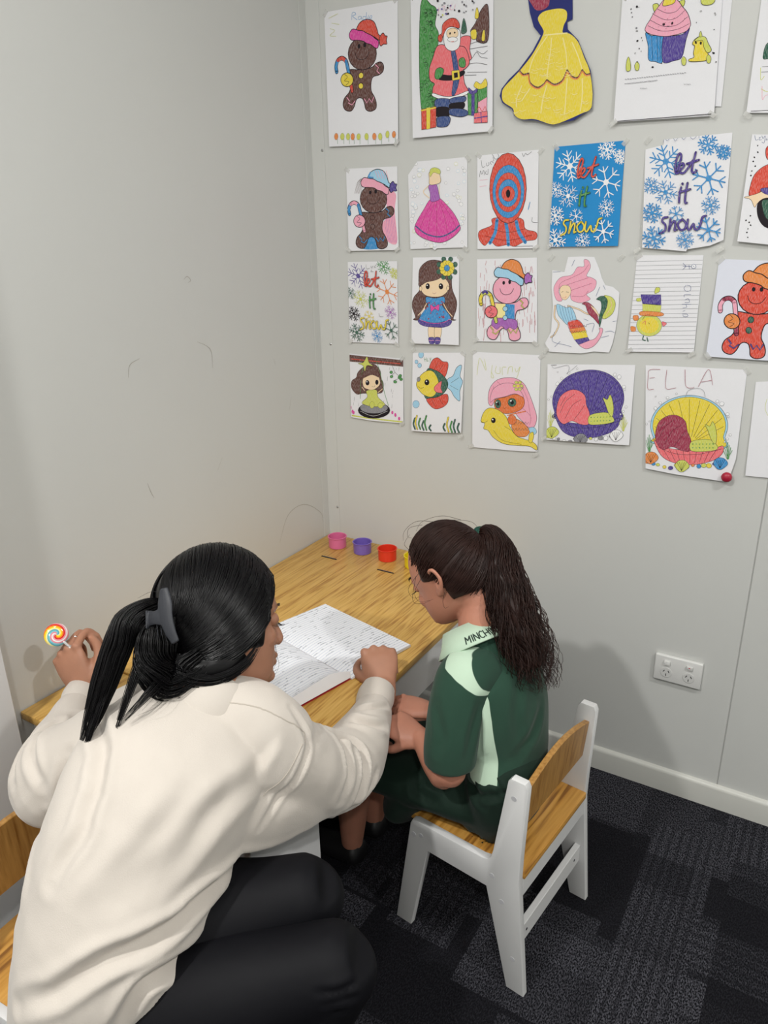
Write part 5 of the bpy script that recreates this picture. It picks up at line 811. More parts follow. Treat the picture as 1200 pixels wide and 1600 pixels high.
def add_head(mb, c, F, k, ears=True, nose=1.0):
    """skull, jaw, nose, lips and ears around c; F maps local (forward, left, up) to the room; k scales"""
    c = V(c)
    def P(x, y, z): return tuple(c + F @ V((x * k, y * k, z * k)))
    t = MB()
    sl = [(.104, .018, -.022, .025), (.098, .046, -.052, .043), (.082, .068, -.076, .060), (.055, .084, -.092, .071), (.025, .091, -.097, .075), (.0, .090, -.095, .076),
          (-.018, .085, -.090, .074), (-.04, .086, -.080, .070), (-.06, .087, -.062, .065), (-.08, .085, -.040, .056), (-.098, .083, -.012, .043), (-.112, .074, .018, .026)]
    hint = F @ V((1, 0, 0))
    sl = catmull([(-.1165, .060, .034, .012)] + list(reversed(sl)) + [(.1065, .004, -.008, .008)], 3)
    rings = []
    for z, a, b_, w in sl:
        rr = []
        for j in range(32):
            th = 2 * math.pi * j / 32; cx_, sx_ = math.cos(th), math.sin(th)
            # squarer at the temples and jaw, rounder in front and behind
            rr.append(t.bm.verts.new(P((a + b_) / 2 + (a - b_) / 2 * math.copysign(abs(cx_) ** .92, cx_), w * math.copysign(abs(sx_) ** .88, sx_), z)))
        rings.append(rr)
    for r0_, r1_ in zip(rings, rings[1:]):
        for j in range(32): t.bm.faces.new((r0_[j], r0_[(j + 1) % 32], r1_[(j + 1) % 32], r1_[j]))
    t.bm.faces.new(list(reversed(rings[0]))); t.bm.faces.new(rings[-1])
    # nose, nostrils, lips, brow, cheeks, chin
    t.loft([(*P(.084, 0, .002), .007 * k, .006 * k), (*P(.088 + .007 * nose, 0, -.02), .008 * k, .007 * k), (*P(.089 + .014 * nose, 0, -.038), .008 * k, .008 * k), (*P(.088 + .011 * nose, 0, -.046), .006 * k, .009 * k)], n=12, sub=3, hint=tuple(F @ V((1, 0, 0))))
    for s in (-1, 1):
        t.ball(P(.090, s * .010, -.045), .0068 * k)
        t.ball(P(.062, s * .036, -.040), (.018 * k, .022 * k, .022 * k), F)
        t.loft([(*P(.088, s * .006, .008), .006 * k), (*P(.086, s * .026, .013), .006 * k), (*P(.070, s * .050, .006), .006 * k)], n=10, sub=3)
        if not ears: continue
        # ear: helix rim, bowl and lobe
        rim = [P(-.004, s * .075, .012), P(-.010, s * .085, .026), P(-.026, s * .091, .026), P(-.034, s * .090, .004), P(-.024, s * .084, -.018), P(-.012, s * .078, -.030)]
        t.loft([(*q, .0052 * k) for q in rim], n=10, sub=4)
        t.loft([(*P(-.010, s * .076, .014), .008 * k, .005 * k), (*P(-.022, s * .080, .004), .012 * k, .005 * k), (*P(-.012, s * .076, -.022), .008 * k, .006 * k)], n=10, sub=3)
        t.ball(P(-.010, s * .078, -.029), (.008 * k, .005 * k, .008 * k), F)
    t.loft([(*P(.078, -.024, -.071), .003 * k), (*P(.089, -.010, -.0675), .0058 * k), (*P(.0915, 0, -.0685), .006 * k), (*P(.089, .010, -.0675), .0058 * k), (*P(.078, .024, -.071), .003 * k)], n=10, sub=3)
    t.loft([(*P(.078, -.020, -.076), .003 * k), (*P(.0885, 0, -.079), .0075 * k), (*P(.078, .020, -.076), .003 * k)], n=10, sub=4)
    t.ball(P(.078, 0, -.101), (.013 * k, .018 * k, .012 * k), F)
    bmesh_join(mb, t)
    return P

def bmesh_join(dst, src):
    me = bpy.data.meshes.new('j'); src.bm.to_mesh(me); src.bm.free(); dst.bm.from_mesh(me); bpy.data.meshes.remove(me)

def face_detail(me, c, F, k):
    """press in the eye sockets and the mouth line"""
    co = get_co(me); c = np.array(c)
    R = np.array(F)
    loc = (co - c) @ R / k
    off = np.zeros_like(loc)
    for s in (-1, 1):
        d = loc - np.array([.086, s * .031, -.010])
        g = np.exp(-((d[:, 0] / .022) ** 2 + (d[:, 1] / .016) ** 2 + (d[:, 2] / .010) ** 2))
        off[:, 0] -= .0085 * g
    d = loc - np.array([.092, 0, -.0735])
    g = np.exp(-((d[:, 0] / .02) ** 2 + (d[:, 1] / .024) ** 2 + (d[:, 2] / .0022) ** 2)); off[:, 0] -= .0018 * g
    for s in (-1, 1):
        d = loc - np.array([-.018, s * .089, .006])
        g = np.exp(-((d[:, 0] / .010) ** 2 + (d[:, 1] / .012) ** 2 + (d[:, 2] / .013) ** 2)); off[:, 1] -= s * .006 * g
    set_co(me, co + (off * k) @ R.T)

def eyes(P, F, k, parent, shut=.55):
    for s in (-1, 1):
        e = MB().ball(P(.0755, s * .031, -.010), .0115 * k, None, 20, 14).build('eye', M_eye, parent, 60)
        lid = MB(); lid.ball(P(.0762, s * .031, -.0098), (.0128 * k, .0140 * k, .0124 * k), F)
        lid.build('eyelid', M_skin_w if parent.name.startswith('person') and parent.get('tone') == 'w' else M_skin_g, e, 60)
        ls = []
        for i in range(16):
            t = (i - 7.5) / 7.5
            a = V(P(.0875 - .004 * t * t, s * .031 + t * .0115, -.0165)); b_ = V(P(.0985 - .004 * t * t, s * .031 + t * .017, -.020 + .003 * 0)); m_ = (a + b_) / 2 + F @ V((0, 0, -.003 * k))
            ls.append([a, m_, b_])
        hair_mesh(ls, .00035, .0001, 'eyelashes', M_lash, e)
        hair_mesh([[V(P(.0905 - .0028 * abs(t) ** 2.2 * 3, s * (.031 + t * .019), .010 + .004 * (1 - t * t) + dz)) for t in (-1, -.5, 0, .5, 1)] for dz in (0, .0015, .003)], .0009, .0005, 'eyebrow', M_lash, e)

FING = [(.031, .084, (.040, .024, .020), .0080), (.0105, .088, (.045, .028, .021), .0083), (-.0105, .085, (.041, .026, .020), .0079), (-.030, .077, (.032, .020, .018), .0068)]
def add_hand(mb, wrist, M, k, side, curls, spread=(.10, .03, -.03, -.12), thumb=((.022, .030, -.006), (.045, .050, -.020), (.066, .052, -.034), (.084, .044, -.044)), rings=None):
    """M: columns (towards fingers, towards index side before mirroring, back of hand); side +1/-1 mirrors"""
    w = V(wrist)
    def P(x, y, z): return w + M @ (V((x, y * side, z)) * k)
    hint = tuple(M @ V((0, 1, 0)))
    mb.loft([(*P(-.028, 0, 0), .022 * k, .018 * k), (*P(-.012, 0, 0), .026 * k, .018 * k), (*P(.005, 0, 0), .028 * k, .017 * k), (*P(.035, .002, .001), .038 * k, .0155 * k), (*P(.065, .001, .002), .041 * k, .0135 * k), (*P(.082, 0, .001), .038 * k, .0105 * k)], n=20, sub=4, hint=hint)
    mb.loft([(*P(.0, .018, -.004), .013 * k), (*P(.025, .028, -.008), .0155 * k), (*P(.048, .030, -.008), .010 * k)], n=12, sub=3)
    tips = []; segs = []
    for (y, x, L3, r), cu, sp in zip(FING, curls, spread):
        p = V((x - .012, y, .001)); a = 0; q = [V((x - .03, y * .9, .001)), p.copy()]
        p = V((x, y, 0)); q[1] = p.copy()
        mb.ball(P(x, y, .0035), r * 1.18 * k)
        rr = [r * 1.0, r * 1.05]
        for i, l in enumerate(L3):
            a += cu[i]
            d = V((math.cos(a) * math.cos(sp), math.sin(sp) * max(.2, math.cos(a)), -math.sin(a)))
            p = p + d * l; q.append(p.copy()); rr.append(r * (1.0, .93, .80)[i])
        mb.loft([(*P(*v), rk * k) for v, rk in zip(q, rr)], n=12, sub=4)
        for v in q[2:4]: mb.ball(P(*v), r * 1.04 * k)
        tips.append(P(*q[-1])); segs.append([P(*v) for v in q])
    mb.loft([(*P(*v), r * k) for v, r in zip(thumb, (.0125, .0112, .0100, .0082))], n=12, sub=4)
    tips.append(P(*thumb[-1]))
    return P, segs, tips

# ---------------------------------------------------------------- the woman in the cream sweatshirt
woman = empty('person', (0.5505, -1.3149, 0.4237))
woman['tone'] = 'w'
tag(woman, 'person in a cream sweatshirt and black leggings leaning over the table, black hair clipped back', 'person')
wl = V(woman.location)
def wpart(name, me_or_mb, m, sm=60, parent=None):
    me = me_or_mb if isinstance(me_or_mb, bpy.types.Mesh) else me_or_mb.mesh(name)
    me.transform(Matrix.Translation(-wl)); smooth(me)
    return link(name, me, m, parent or woman)

LEGS = [((0.5000, -1.2900, 0.4000), (0.7468, -1.1236, 0.4822), (0.6200, -1.1200, 0.1100), (0.7400, -1.0800, 0.0300)), ((0.5450, -1.3650, 0.3450), (0.8446, -1.1810, 0.4565), (0.7000, -1.2800, 0.1000), (0.8200, -1.2400, 0.0300))]
HC = (0.5053, -1.0049, 0.8503)
HF = frame((0.4753, 0.8417, -0.2561), (-0.3001, 0.5201, 0.7996))
bd = MB()
HP = add_head(bd, HC, HF, 1.0, ears=False)
# neck and core
bd.loft([(*HP(-.035, 0, -.045), .055), (*HP(-.045, 0, -.095), .054), (*(0.5451, -1.0727, 0.7541), .056), (*(0.5423, -1.1046, 0.7140), .07)], n=20)
bd.loft([(*(0.5423, -1.1046, 0.7140), .09, .07), (*(0.5258, -1.1632, 0.6609), .10, .09), (*(0.5230, -1.2501, 0.5528), .10, .10), (*(0.5112, -1.3223, 0.4336), .10, .10), (.49, -1.32, .36, .10, .10)], n=24, hint=(.854, .521, 0))
# arms under the sleeves, bare hands
WR = V((0.6060, -0.6616, 0.5463)); WL = V((0.1629, -1.0552, 0.6183))
bd.loft([(*(0.6236, -1.0439, 0.6803), .05), (*(0.6515, -0.9671, 0.5870), .045), (*(0.6475, -0.8493, 0.5179), .038), (*(0.6271, -0.7557, 0.5311), .030), (*WR, .024)], n=16)
bd.loft([(*(0.3946, -1.1500, 0.6760), .05), (*(0.3488, -1.1998, 0.6271), .045), (*(0.2960, -1.2239, 0.5895), .038), (*(0.2132, -1.1359, 0.5923), .034), (*WL, .024)], n=16)
WHR = frame((-0.5191, 0.6354, 0.5717), (0.2968, -0.5562, 0.7762))
_, sR, tR = add_hand(bd, WR, WHR, 1.0, 1, [(1.35, .7, .4), (1.45, .8, .5), (1.5, 1.1, .6), (1.55, 1.2, .6)])
WHL = frame((-0.5770, 0.1283, 0.8066), (0.1590, -0.9457, 0.2836))
PL_, sL, tL = add_hand(bd, WL, WHL, 1.0, -1, [(1.0, 1.25, .7), (1.05, 1.3, .9), (1.1, 1.35, .9), (1.15, 1.35, .9)], thumb=((.015, .032, -.004), (.042, .052, -.016), (.070, .048, -.030), (.090, .034, -.038)))
# folded legs: thighs, knees, shins, ankles
for hip, knee, ank, toe in LEGS:
    bd.loft([(*hip, .085), (*[(a + b_) / 2 for a, b_ in zip(hip, knee)], .072), (*knee, .050)], n=20)
    bd.loft([(*knee, .050), (*[knee[i] * .6 + ank[i] * .4 for i in range(3)], .052), (*ank, .034)], n=18)
    bd.loft([(*ank, .034), (ank[0] * .5 + toe[0] * .5, ank[1] * .5 + toe[1] * .5, .045, .036, .03), (*toe, .034, .02)], n=16, hint=(0, 0, 1))
bme = remesh(bd, .0032, 5)
face_detail(bme, HC, HF, 1.0)
wbody = wpart('body', bme, M_skin_w)
def shift_P(P): return lambda x, y, z: tuple(V(P(x, y, z)) - wl)
eyes(shift_P(HP), HF, 1.0, woman)
M_ring = mat('silver_ring', '#c9c6c0', .2, .5, metal=1)
for sg in (sL[1], sL[2]):
    a_, b_ = sg[1], sg[2]; t_ = (b_ - a_).normalized(); c_ = a_.lerp(b_, .55); fr_ = frame(t_.orthogonal(), t_)
    q = MB(); q.lathe([(.0088, -.0013), (.0101, -.0013), (.0103, .0), (.0101, .0013), (.0088, .0013)], tuple(c_), 28, fr_, closed=True)
    wpart('ring', q, M_ring)
# leggings
legs_me = []
for hip, knee, ank, toe in LEGS:
    mid = [(a + b_) / 2 for a, b_ in zip(hip, knee)]; g_ = MB()
    g_.loft([(*hip, .100), (*mid, .089), (*[knee[i] * .8 + hip[i] * .2 for i in range(3)], .070), (*knee, .062)], n=28)
    g_.loft([(*knee, .061), (*[knee[i] * .6 + ank[i] * .4 for i in range(3)], .062), (*[knee[i] * .12 + ank[i] * .88 for i in range(3)], .042)], n=24)
    if not legs_me: g_.loft([(*LEGS[0][0], .10), (*LEGS[1][0], .10)], n=20)
    legs_me.append(remesh(g_, .006, 8))
bm_ = bmesh.new()
for x_ in legs_me: bm_.from_mesh(x_)
lme = bpy.data.meshes.new('leggings'); bm_.to_mesh(lme); bm_.free()
crease(lme, [([(0.8513, -1.2328, 0.4722),(0.8827, -1.2238, 0.4770),(0.8987, -1.2003, 0.4794)], .006, .004),([(0.8572, -1.2346, 0.4597),(0.8886, -1.2255, 0.4646),(0.8986, -1.2093, 0.4588)], .006, .004),([(0.8707, -1.2317, 0.4471),(0.8903, -1.2216, 0.4425)], .006, .003)])
wpart('leggings', lme, M_legging)
for hip, knee, ank, toe in LEGS:
    s_ = MB().loft([(ank[0] - .02 * 0, ank[1], .05, .036, .034), (ank[0] * .6 + toe[0] * .4, ank[1] * .6 + toe[1] * .4, .045, .040, .034), (*toe, .042, .026), (toe[0] + .01, toe[1], .026, .03, .02)], n=20, hint=(0, 1, 0))
    wpart('shoe', s_, M_shoe)
# sweatshirt: body, dropped shoulders and full sleeves as one garment
sw = MB()
vr = (.854, .521, 0)
sw.loft([(*(0.5545, -1.4233, 0.1711),.11,.12,vr),(*(0.5334, -1.3886, 0.2798),.114,.135,vr),(*(0.5190, -1.3499, 0.3883),.117,.14,vr),(*(0.5264, -1.3184, 0.4782),.128,.145,vr),(*(0.5312, -1.2633, 0.5685),.140,.135,vr),(*(0.5359, -1.1891, 0.6592),.148,.115,vr),(*(0.5357, -1.1247, 0.7062),.130,.085,vr),(*(0.5381, -1.0880, 0.7291),.085,.065,vr)], n=40, sub=6, capd=.25)
sw.loft([(*(0.6062, -1.0782, 0.6839),.080),(*(0.6373, -1.0142, 0.6142),.079),(*(0.6519, -0.9369, 0.5409),.073),(*(0.6468, -0.8532, 0.5099),.068),(*(0.6348, -0.7774, 0.5279),.052),(*(0.6124, -0.7129, 0.5349),.038)], n=28, capd=.15)
sw.loft([(*(0.4436, -1.1461, 0.6729),.080),(*(0.3775, -1.1744, 0.6445),.078),(*(0.3226, -1.2106, 0.6109),.074),(*(0.2868, -1.2241, 0.5736),.070),(*(0.2385, -1.1736, 0.5851),.056),(*(0.1927, -1.1078, 0.5996),.043),(*(0.1731, -1.0781, 0.6091),.034)], n=28, capd=.15)
sw.loft([(*(0.3844, -1.1508, 0.6599),.07),(*(0.4590, -1.1195, 0.7118),.068),(*(0.5376, -1.0870, 0.7320),.062),(*(0.6038, -1.0572, 0.7065),.068),(*(0.6286, -1.0354, 0.6640),.072)], n=28)
sw.loft([(*(0.6474, -0.8568, 0.5009),.05),(*(0.6405, -0.9381, 0.5257),.064),(*(0.6299, -1.0390, 0.5681),.072),(*(0.6052, -1.1404, 0.6008),.072),(*(0.5693, -1.2017, 0.5977),.06)], n=28)
sme = remesh(sw, .0044, 14)
rumple(sme, 8, .007, 3)
rumple(sme, 24, .0022, 8)
crease(sme, [([(0.6787, -0.9938, 0.4879),(0.6454, -1.1182, 0.5375),(0.6472, -1.2320, 0.5616),(0.6334, -1.3074, 0.5525),(0.6030, -1.3936, 0.5421),(0.5303, -1.4423, 0.4764)], .013, 0.0150),
([(0.6420, -1.2016, 0.4952),(0.6370, -1.2722, 0.4846),(0.6488, -1.3593, 0.4983),(0.6204, -1.3981, 0.4500)], .012, 0.0150),
([(0.6513, -1.2789, 0.4491),(0.6603, -1.3381, 0.4446),(0.6493, -1.3742, 0.3778)], .010, 0.0120),
([(0.6721, -1.1027, 0.6782),(0.6857, -1.2159, 0.6871),(0.6695, -1.2788, 0.6526),(0.6266, -1.3476, 0.6134)], .018, 0.0075),
([(0.6573, -1.2446, 0.7189),(0.6327, -1.3229, 0.6612),(0.5798, -1.3867, 0.5905)], .02, 0.0060),
([(0.3774, -1.2262, 0.6697),(0.3789, -1.2505, 0.6122),(0.3700, -1.2770, 0.5645)], .012, 0.0105),
([(0.3569, -1.2850, 0.5648),(0.4446, -1.3472, 0.5853),(0.4580, -1.3836, 0.5407)], .014, 0.0090),
([(0.6631, -0.9372, 0.6387),(0.6740, -0.9106, 0.5983),(0.6759, -0.9066, 0.5475),(0.6737, -0.9457, 0.5186)], .009, 0.0150),
([(0.6554, -0.9510, 0.6181),(0.6743, -0.9509, 0.5917),(0.6723, -0.9704, 0.5503)], .009, 0.0090),
([(0.6315, -0.8219, 0.5744),(0.6554, -0.8148, 0.5567),(0.6746, -0.7835, 0.5437)], .008, 0.0120),
([(0.6261, -0.7979, 0.5794),(0.6437, -0.7684, 0.5646),(0.6546, -0.7284, 0.5544)], .006, 0.0075),
([(0.6927, -0.8700, 0.5214),(0.6988, -0.8973, 0.5077),(0.6921, -0.9438, 0.4970)], .008, 0.0090),
([(0.6466, -1.0346, 0.7261),(0.6806, -1.0328, 0.6823),(0.6843, -1.0748, 0.6387),(0.6701, -1.1402, 0.5956)], .006, 0.0045),
([(0.2409, -1.1608, 0.6394),(0.2500, -1.2052, 0.6113),(0.2857, -1.2514, 0.5986)], .010, 0.0105),
([(0.2394, -1.1275, 0.6316),(0.2814, -1.1815, 0.6210),(0.3365, -1.2468, 0.6232)], .010, 0.0090),
([(0.3139, -1.1367, 0.6773),(0.4840, -1.2094, 0.7006),(0.5354, -1.3150, 0.6736),(0.5264, -1.3804, 0.6231)], .012, 0.0090)])
sweat = wpart('sweatshirt', sme, M_fleece)
def stitch(me, pts, w, name, m, parent, origin):
    tr_ = bvh_of(me); q_ = []
    for p in catmull(pts, 14):
        h_, n_, _, _ = tr_.find_nearest(V(p)); q_.append((h_ + n_ * .0006, n_))
    vs_ = []; fs_ = []
    for i in range(len(q_)):
        t_ = (q_[min(i + 1, len(q_) - 1)][0] - q_[max(i - 1, 0)][0]).normalized(); c_ = t_.cross(q_[i][1]).normalized() * w
        for k_ in (-1, 0, 1): vs_.append(q_[i][0] + c_ * k_ + q_[i][1] * (.0007 if k_ == 0 else -.0004) - origin)
        if i:
            k_ = len(vs_)
            fs_ += [(k_ - 6, k_ - 5, k_ - 2, k_ - 3), (k_ - 5, k_ - 4, k_ - 1, k_ - 2)]
    me_ = bpy.data.meshes.new(name); me_.from_pydata([tuple(v) for v in vs_], [], fs_); smooth(me_)
    return link(name, me_, m, parent)
M_seam = mat('cream_seam', '#b8afa4', .9)
smw = sme.copy(); smw.transform(Matrix.Translation(wl))
for pts_ in (([(0.6034, -1.1194, 0.7943),(0.6371, -1.1004, 0.7899),(0.6661, -1.0772, 0.7734),(0.6845, -1.0464, 0.7315),(0.6817, -1.0262, 0.6957)]),([(0.6817, -1.0262, 0.6957),(0.6941, -1.0640, 0.6781),(0.6858, -1.0908, 0.6572),(0.6726, -1.1201, 0.6377)])): stitch(smw, pts_, .0011, 'seam', M_seam, sweat, wl)
for cuff in (((*(0.6145, -0.7187, 0.5329),.037),(*(0.6073, -0.6946, 0.5409),.039),(*(0.6007, -0.6710, 0.5468),.0345)),((*(0.1769, -1.0827, 0.6074),.033),(*(0.1675, -1.0670, 0.6136),.0345),(*(0.1575, -1.0525, 0.6179),.031))):
    q = MB(); q.loft(list(cuff), n=28, sub=4, capd=.15)
    wpart('cuff', q, M_fleece, parent=None)
q = MB(); n_ = 40
q.loft([(*(0.5282, -1.1174, 0.7048), .070, .060, vr), (*(0.5421, -1.1012, 0.7362), .070, .062, vr), (*(0.5413, -1.0821, 0.7523), .071, .060, vr), (*(0.5380, -1.0669, 0.7630), .063, .054, vr)], n=44, sub=6, capd=.08)
wpart('neckband', q, M_fleece)
# hair: smooth cap drawn back to a claw clip, loop below it and a long loose tail
rh = random.Random(21)
CAPR = (.108, .089, .116)
def hull(d, k=1.0, R3=CAPR, C3=(-.006, 0, .006)):
    d = V(d).normalized(); return V((C3[0] + d.x * R3[0] * k, C3[1] + d.y * R3[1] * k, C3[2] + d.z * R3[2] * k))
def hair_cap(Hc, F, k, face_test, R3, C3=(-.006, 0, .006)):
    """half-open shell over the skull; face_test(d) is how far the shell is sunk under the skin there"""
    b = MB(); g = bmesh.ops.create_uvsphere(b.bm, u_segments=90, v_segments=60, radius=1)
    for v in g['verts']:
        d = v.co.normalized()
        s = face_test(d)
        q = hull(d, 1.0 - .30 * s, R3, C3)
        v.co = V(Hc) + F @ (q * k)
    return b
def sstep(a, b_, x):
    t = max(0, min(1, (x - a) / (b_ - a))); return t * t * (3 - 2 * t)
def w_face(d):
    # open in front below the forehead and under the jaw
    f = sstep(.50, .70, d.x) * sstep(.55, .35, d.z)
    u = sstep(-.55, -.75, d.z) * sstep(-.1, .15, d.x)
    return max(f, u)
hc = hair_cap(HC, HF, 1.0, w_face, CAPR)
CL = V((0.5253, -1.1328, 0.9170))
hc.loft([(*(0.4666, -1.0856, 0.8641),.026),(*(0.4668, -1.1155, 0.8385),.030),(*(0.4817, -1.1291, 0.8154),.030),(*(0.5098, -1.1135, 0.8110),.030),(*(0.5406, -1.0838, 0.8067),.030),(*(0.5637, -1.0495, 0.8094),.026),(*(0.5632, -1.0012, 0.8199),.014)], n=20)
hme = remesh(hc, .004, 4)
hairobj = wpart('hair', hme, M_hair_w)
Fi = HF.transposed()
clip_l = (Fi @ (CL - V(HC))).normalized(); knot_l = (Fi @ (V((0.4927, -1.1193, 0.8076)) - V(HC))).normalized()
def on_hull(d, k=1.0): return V(HC) + HF @ hull(d, k)
def lerp_dir(a, b_, t):
    a = V(a).normalized(); b_ = V(b_).normalized()
    an = a.angle(b_, 0)
    if an < 1e-4: return a
    return (a * math.sin((1 - t) * an) + b_ * math.sin(t * an)) / math.sin(an)
paths = []
for i in range(1700):
    a = rh.uniform(-.6, 1); sd = -1 if rh.random() < .62 else 1; ac = max(a, 0)
    st = V((-.35 + 1.05 * a, .04 + sd * .03, 1.0 - .25 * a)).normalized()
    via = V((-.50 + 1.02 * a, sd * (1.0 - .12 * ac + 1.1 * min(a, 0)), .12 - .42 * ac - .5 * min(a, 0)))
    end = (knot_l * (.35 + .65 * ac) + clip_l * (.65 - .65 * ac)) + V((rh.gauss(0, .035), rh.gauss(0, .05), rh.gauss(0, .05)))
    t0 = rh.random() ** 1.6 * .55; k0 = rh.uniform(1.0, 1.022); n = 18; q = []; wob = rh.uniform(-.03, .03); ph = rh.uniform(0, 6)
    for j in range(n):
        t = t0 + (1 - t0) * j / (n - 1)
        d = (st * (1 - t) ** 2 + via * (2.2 * t * (1 - t)) + end * t * t).normalized(); d.x += wob * math.sin(2.5 * t + ph)
        if w_face(d) > .5: d.x -= .15
        q.append(on_hull(d, k0 + .010 * math.sin(math.pi * t) + .003 * math.sin(5 * t + ph)) - wl)
    paths.append(q)
hair_mesh(paths, .0011, .0009, 'hair_strands', M_hair_w, hairobj)
def tail(center, radii, count, seed, jitter=.15, curl=0, wave=.04, r0=.0010, r1=.0004, name='hair_tail', m=None, origin=None, parent=None, length=(.75, 1), flat=None, taper=1):
    rr = random.Random(seed); C_ = catmull(center, 6); n = len(C_)
    Rr = np.interp(np.linspace(0, 1, n), np.linspace(0, 1, len(radii)), radii)
    ps = []
    for i in range(count):
        an = rr.uniform(0, 2 * math.pi); rad = math.sqrt(rr.random()); ph = rr.uniform(0, 6.28); ln = rr.uniform(*length)
        an2 = an; q = []; f1 = rr.uniform(.8, 1.3)
        for j in range(max(4, int(n * ln))):
            c = C_[j]; t = C_[min(j + 1, n - 1)] - C_[max(j - 1, 0)]; t = t / (np.linalg.norm(t) + 1e-9)
            h = np.cross(t, (.2, .3, 1.0)); h = h / np.linalg.norm(h); w = np.cross(t, h)
            s = j / (n - 1)
            a2 = an + .5 * math.sin(3 * s + ph) * jitter
            p = c + (h * math.cos(a2) + w * math.sin(a2)) * Rr[j] * rad
            if curl:
                amp = curl * s ** 1.1 * (.5 + .8 * rad)
                th = 2 * math.pi * s * n / 9.0 * f1 / wave * .04 + ph
                p = p + (h * math.cos(th) + w * math.sin(th)) * amp
            q.append(V(p) - origin)
        ps.append(q)
    return hair_mesh(ps, r0, r1, name, m, parent, 3)
for cen, rad, cnt, ln in (([(0.4614, -1.0761, 0.8930),(0.4585, -1.1121, 0.9008),(0.4503, -1.1473, 0.8895),(0.4486, -1.1767, 0.8536),(0.4495, -1.2062, 0.8138),(0.4514, -1.2347, 0.7748),(0.4525, -1.2613, 0.7411)], [.010,.018,.024,.023,.020,.014,.005], 520, (.7,1)),
([(0.4774, -1.0997, 0.8739),(0.4838, -1.1370, 0.8658),(0.4892, -1.1720, 0.8355),(0.4965, -1.2092, 0.7977),(0.4982, -1.2374, 0.7598)], [.012,.012,.009,.006,.002], 90, (.5,1)),
([(0.4545, -1.1992, 0.8227),(0.4632, -1.2373, 0.7807),(0.4644, -1.2696, 0.7342),(0.4648, -1.3038, 0.6842)], [.008,.006,.003,.001], 60, (.5,1)),
([(0.5147, -1.1383, 0.8193),(0.5218, -1.1740, 0.8135),(0.5224, -1.2033, 0.8032),(0.5121, -1.2310, 0.7833)], [.012,.008,.006,.004], 26, (.5,1)),
([(0.4965, -1.1131, 0.9023),(0.4966, -1.1343, 0.8681),(0.5035, -1.1512, 0.8342),(0.5173, -1.1431, 0.8045),(0.5402, -1.1134, 0.8113),(0.5511, -1.0877, 0.8260)], [.016,.030,.032,.030,.022,.012], 260, (.8,1)),
([(0.5450, -1.0975, 0.8408),(0.5298, -1.1290, 0.8189),(0.5676, -1.1016, 0.7996),(0.5935, -1.0557, 0.8102),(0.6006, -1.0144, 0.8373)], [.012,.016,.010,.008,.004], 120, (.6,1))):
    tail(cen, rad, cnt, cnt, .3, 0, origin=wl, m=M_hair_w, parent=hairobj, length=ln, r0=.0009, r1=.00035)
hair_mesh([[V(p) - wl for p in catmull(q, 6)] for q in ([(0.5358, -0.9124, 0.8749),(0.5420, -0.9141, 0.8337),(0.5486, -0.9285, 0.7917),(0.5618, -0.9388, 0.7496),(0.5599, -0.9615, 0.7291),(0.5554, -0.9902, 0.7272)],[(0.5395, -0.9147, 0.8645),(0.5487, -0.9169, 0.8178),(0.5552, -0.9336, 0.7706),(0.5723, -0.9471, 0.7444),(0.5660, -0.9610, 0.7217)],[(0.5885, -1.0012, 0.8272),(0.5848, -1.0162, 0.7980),(0.5758, -1.0324, 0.7739),(0.5655, -1.0417, 0.7673)],[(0.4467, -0.9999, 0.9444),(0.4283, -1.0262, 0.9390),(0.4392, -1.0495, 0.9278),(0.4545, -1.0719, 0.9123)],[(0.4518, -1.0735, 0.9124),(0.4343, -1.0842, 0.9127),(0.4185, -1.0981, 0.9035)],[(0.4483, -1.0778, 0.9077),(0.4316, -1.0943, 0.8936),(0.4172, -1.1323, 0.8846),(0.4332, -1.1616, 0.8525)],[(0.5217, -1.1481, 0.8156),(0.5347, -1.1801, 0.8102),(0.5345, -1.2097, 0.8002)],[(0.5342, -1.1405, 0.8153),(0.5482, -1.1876, 0.8026),(0.5302, -1.2154, 0.7933)],[(0.4867, -1.1896, 0.8277),(0.5064, -1.2131, 0.8035),(0.5050, -1.2373, 0.7791)])], .00035, .00015, 'loose_strands', M_hair_w, hairobj)
# claw clip
M_clip = mat('matte_black_clip', '#2b2d33', .5, .4)
cf = frame((0.1231, -0.8728, 0.4724), (-0.3685, 0.2866, 0.8844))
def clipM(p): return cf @ V(p)
cb = MB()
cb.loft([(*clipM((0, -.003, .040)), .0035, .008), (*clipM((.003, -.001, .018)), .004, .013), (*clipM((.004, 0, -.002)), .004, .012), (*clipM((.003, .004, -.022)), .004, .010), (*clipM((0, .010, -.040)), .0035, .007)], n=14, sub=5, hint=tuple(clipM((1, 0, 0))))
cb.loft([(*clipM((.004, -.004, 0)), .003, .016), (*clipM((.003, -.020, .000)), .003, .011), (*clipM((-.002, -.034, .001)), .003, .012)], n=12, sub=4, hint=tuple(clipM((1, 0, 0))))
for j in range(5): cb.loft([(*clipM((.002 - .003 * j, -.036, .013)), .0016, .0016), (*clipM((.002 - .003 * j, -.038, -.013)), .0016, .0016)], n=8, sub=2)
for j in range(3): cb.loft([(*clipM((-.002 - .004 * j, -.022 + .004 * j, -.010)), .0014), (*clipM((-.006 - .004 * j, -.024 + .004 * j, -.030)), .001)], n=8, sub=2)
cme = remesh(cb, .0012, 3)
cme.transform(Matrix.Translation(CL)); 
wpart('hair_claw_clip', cme, M_clip)

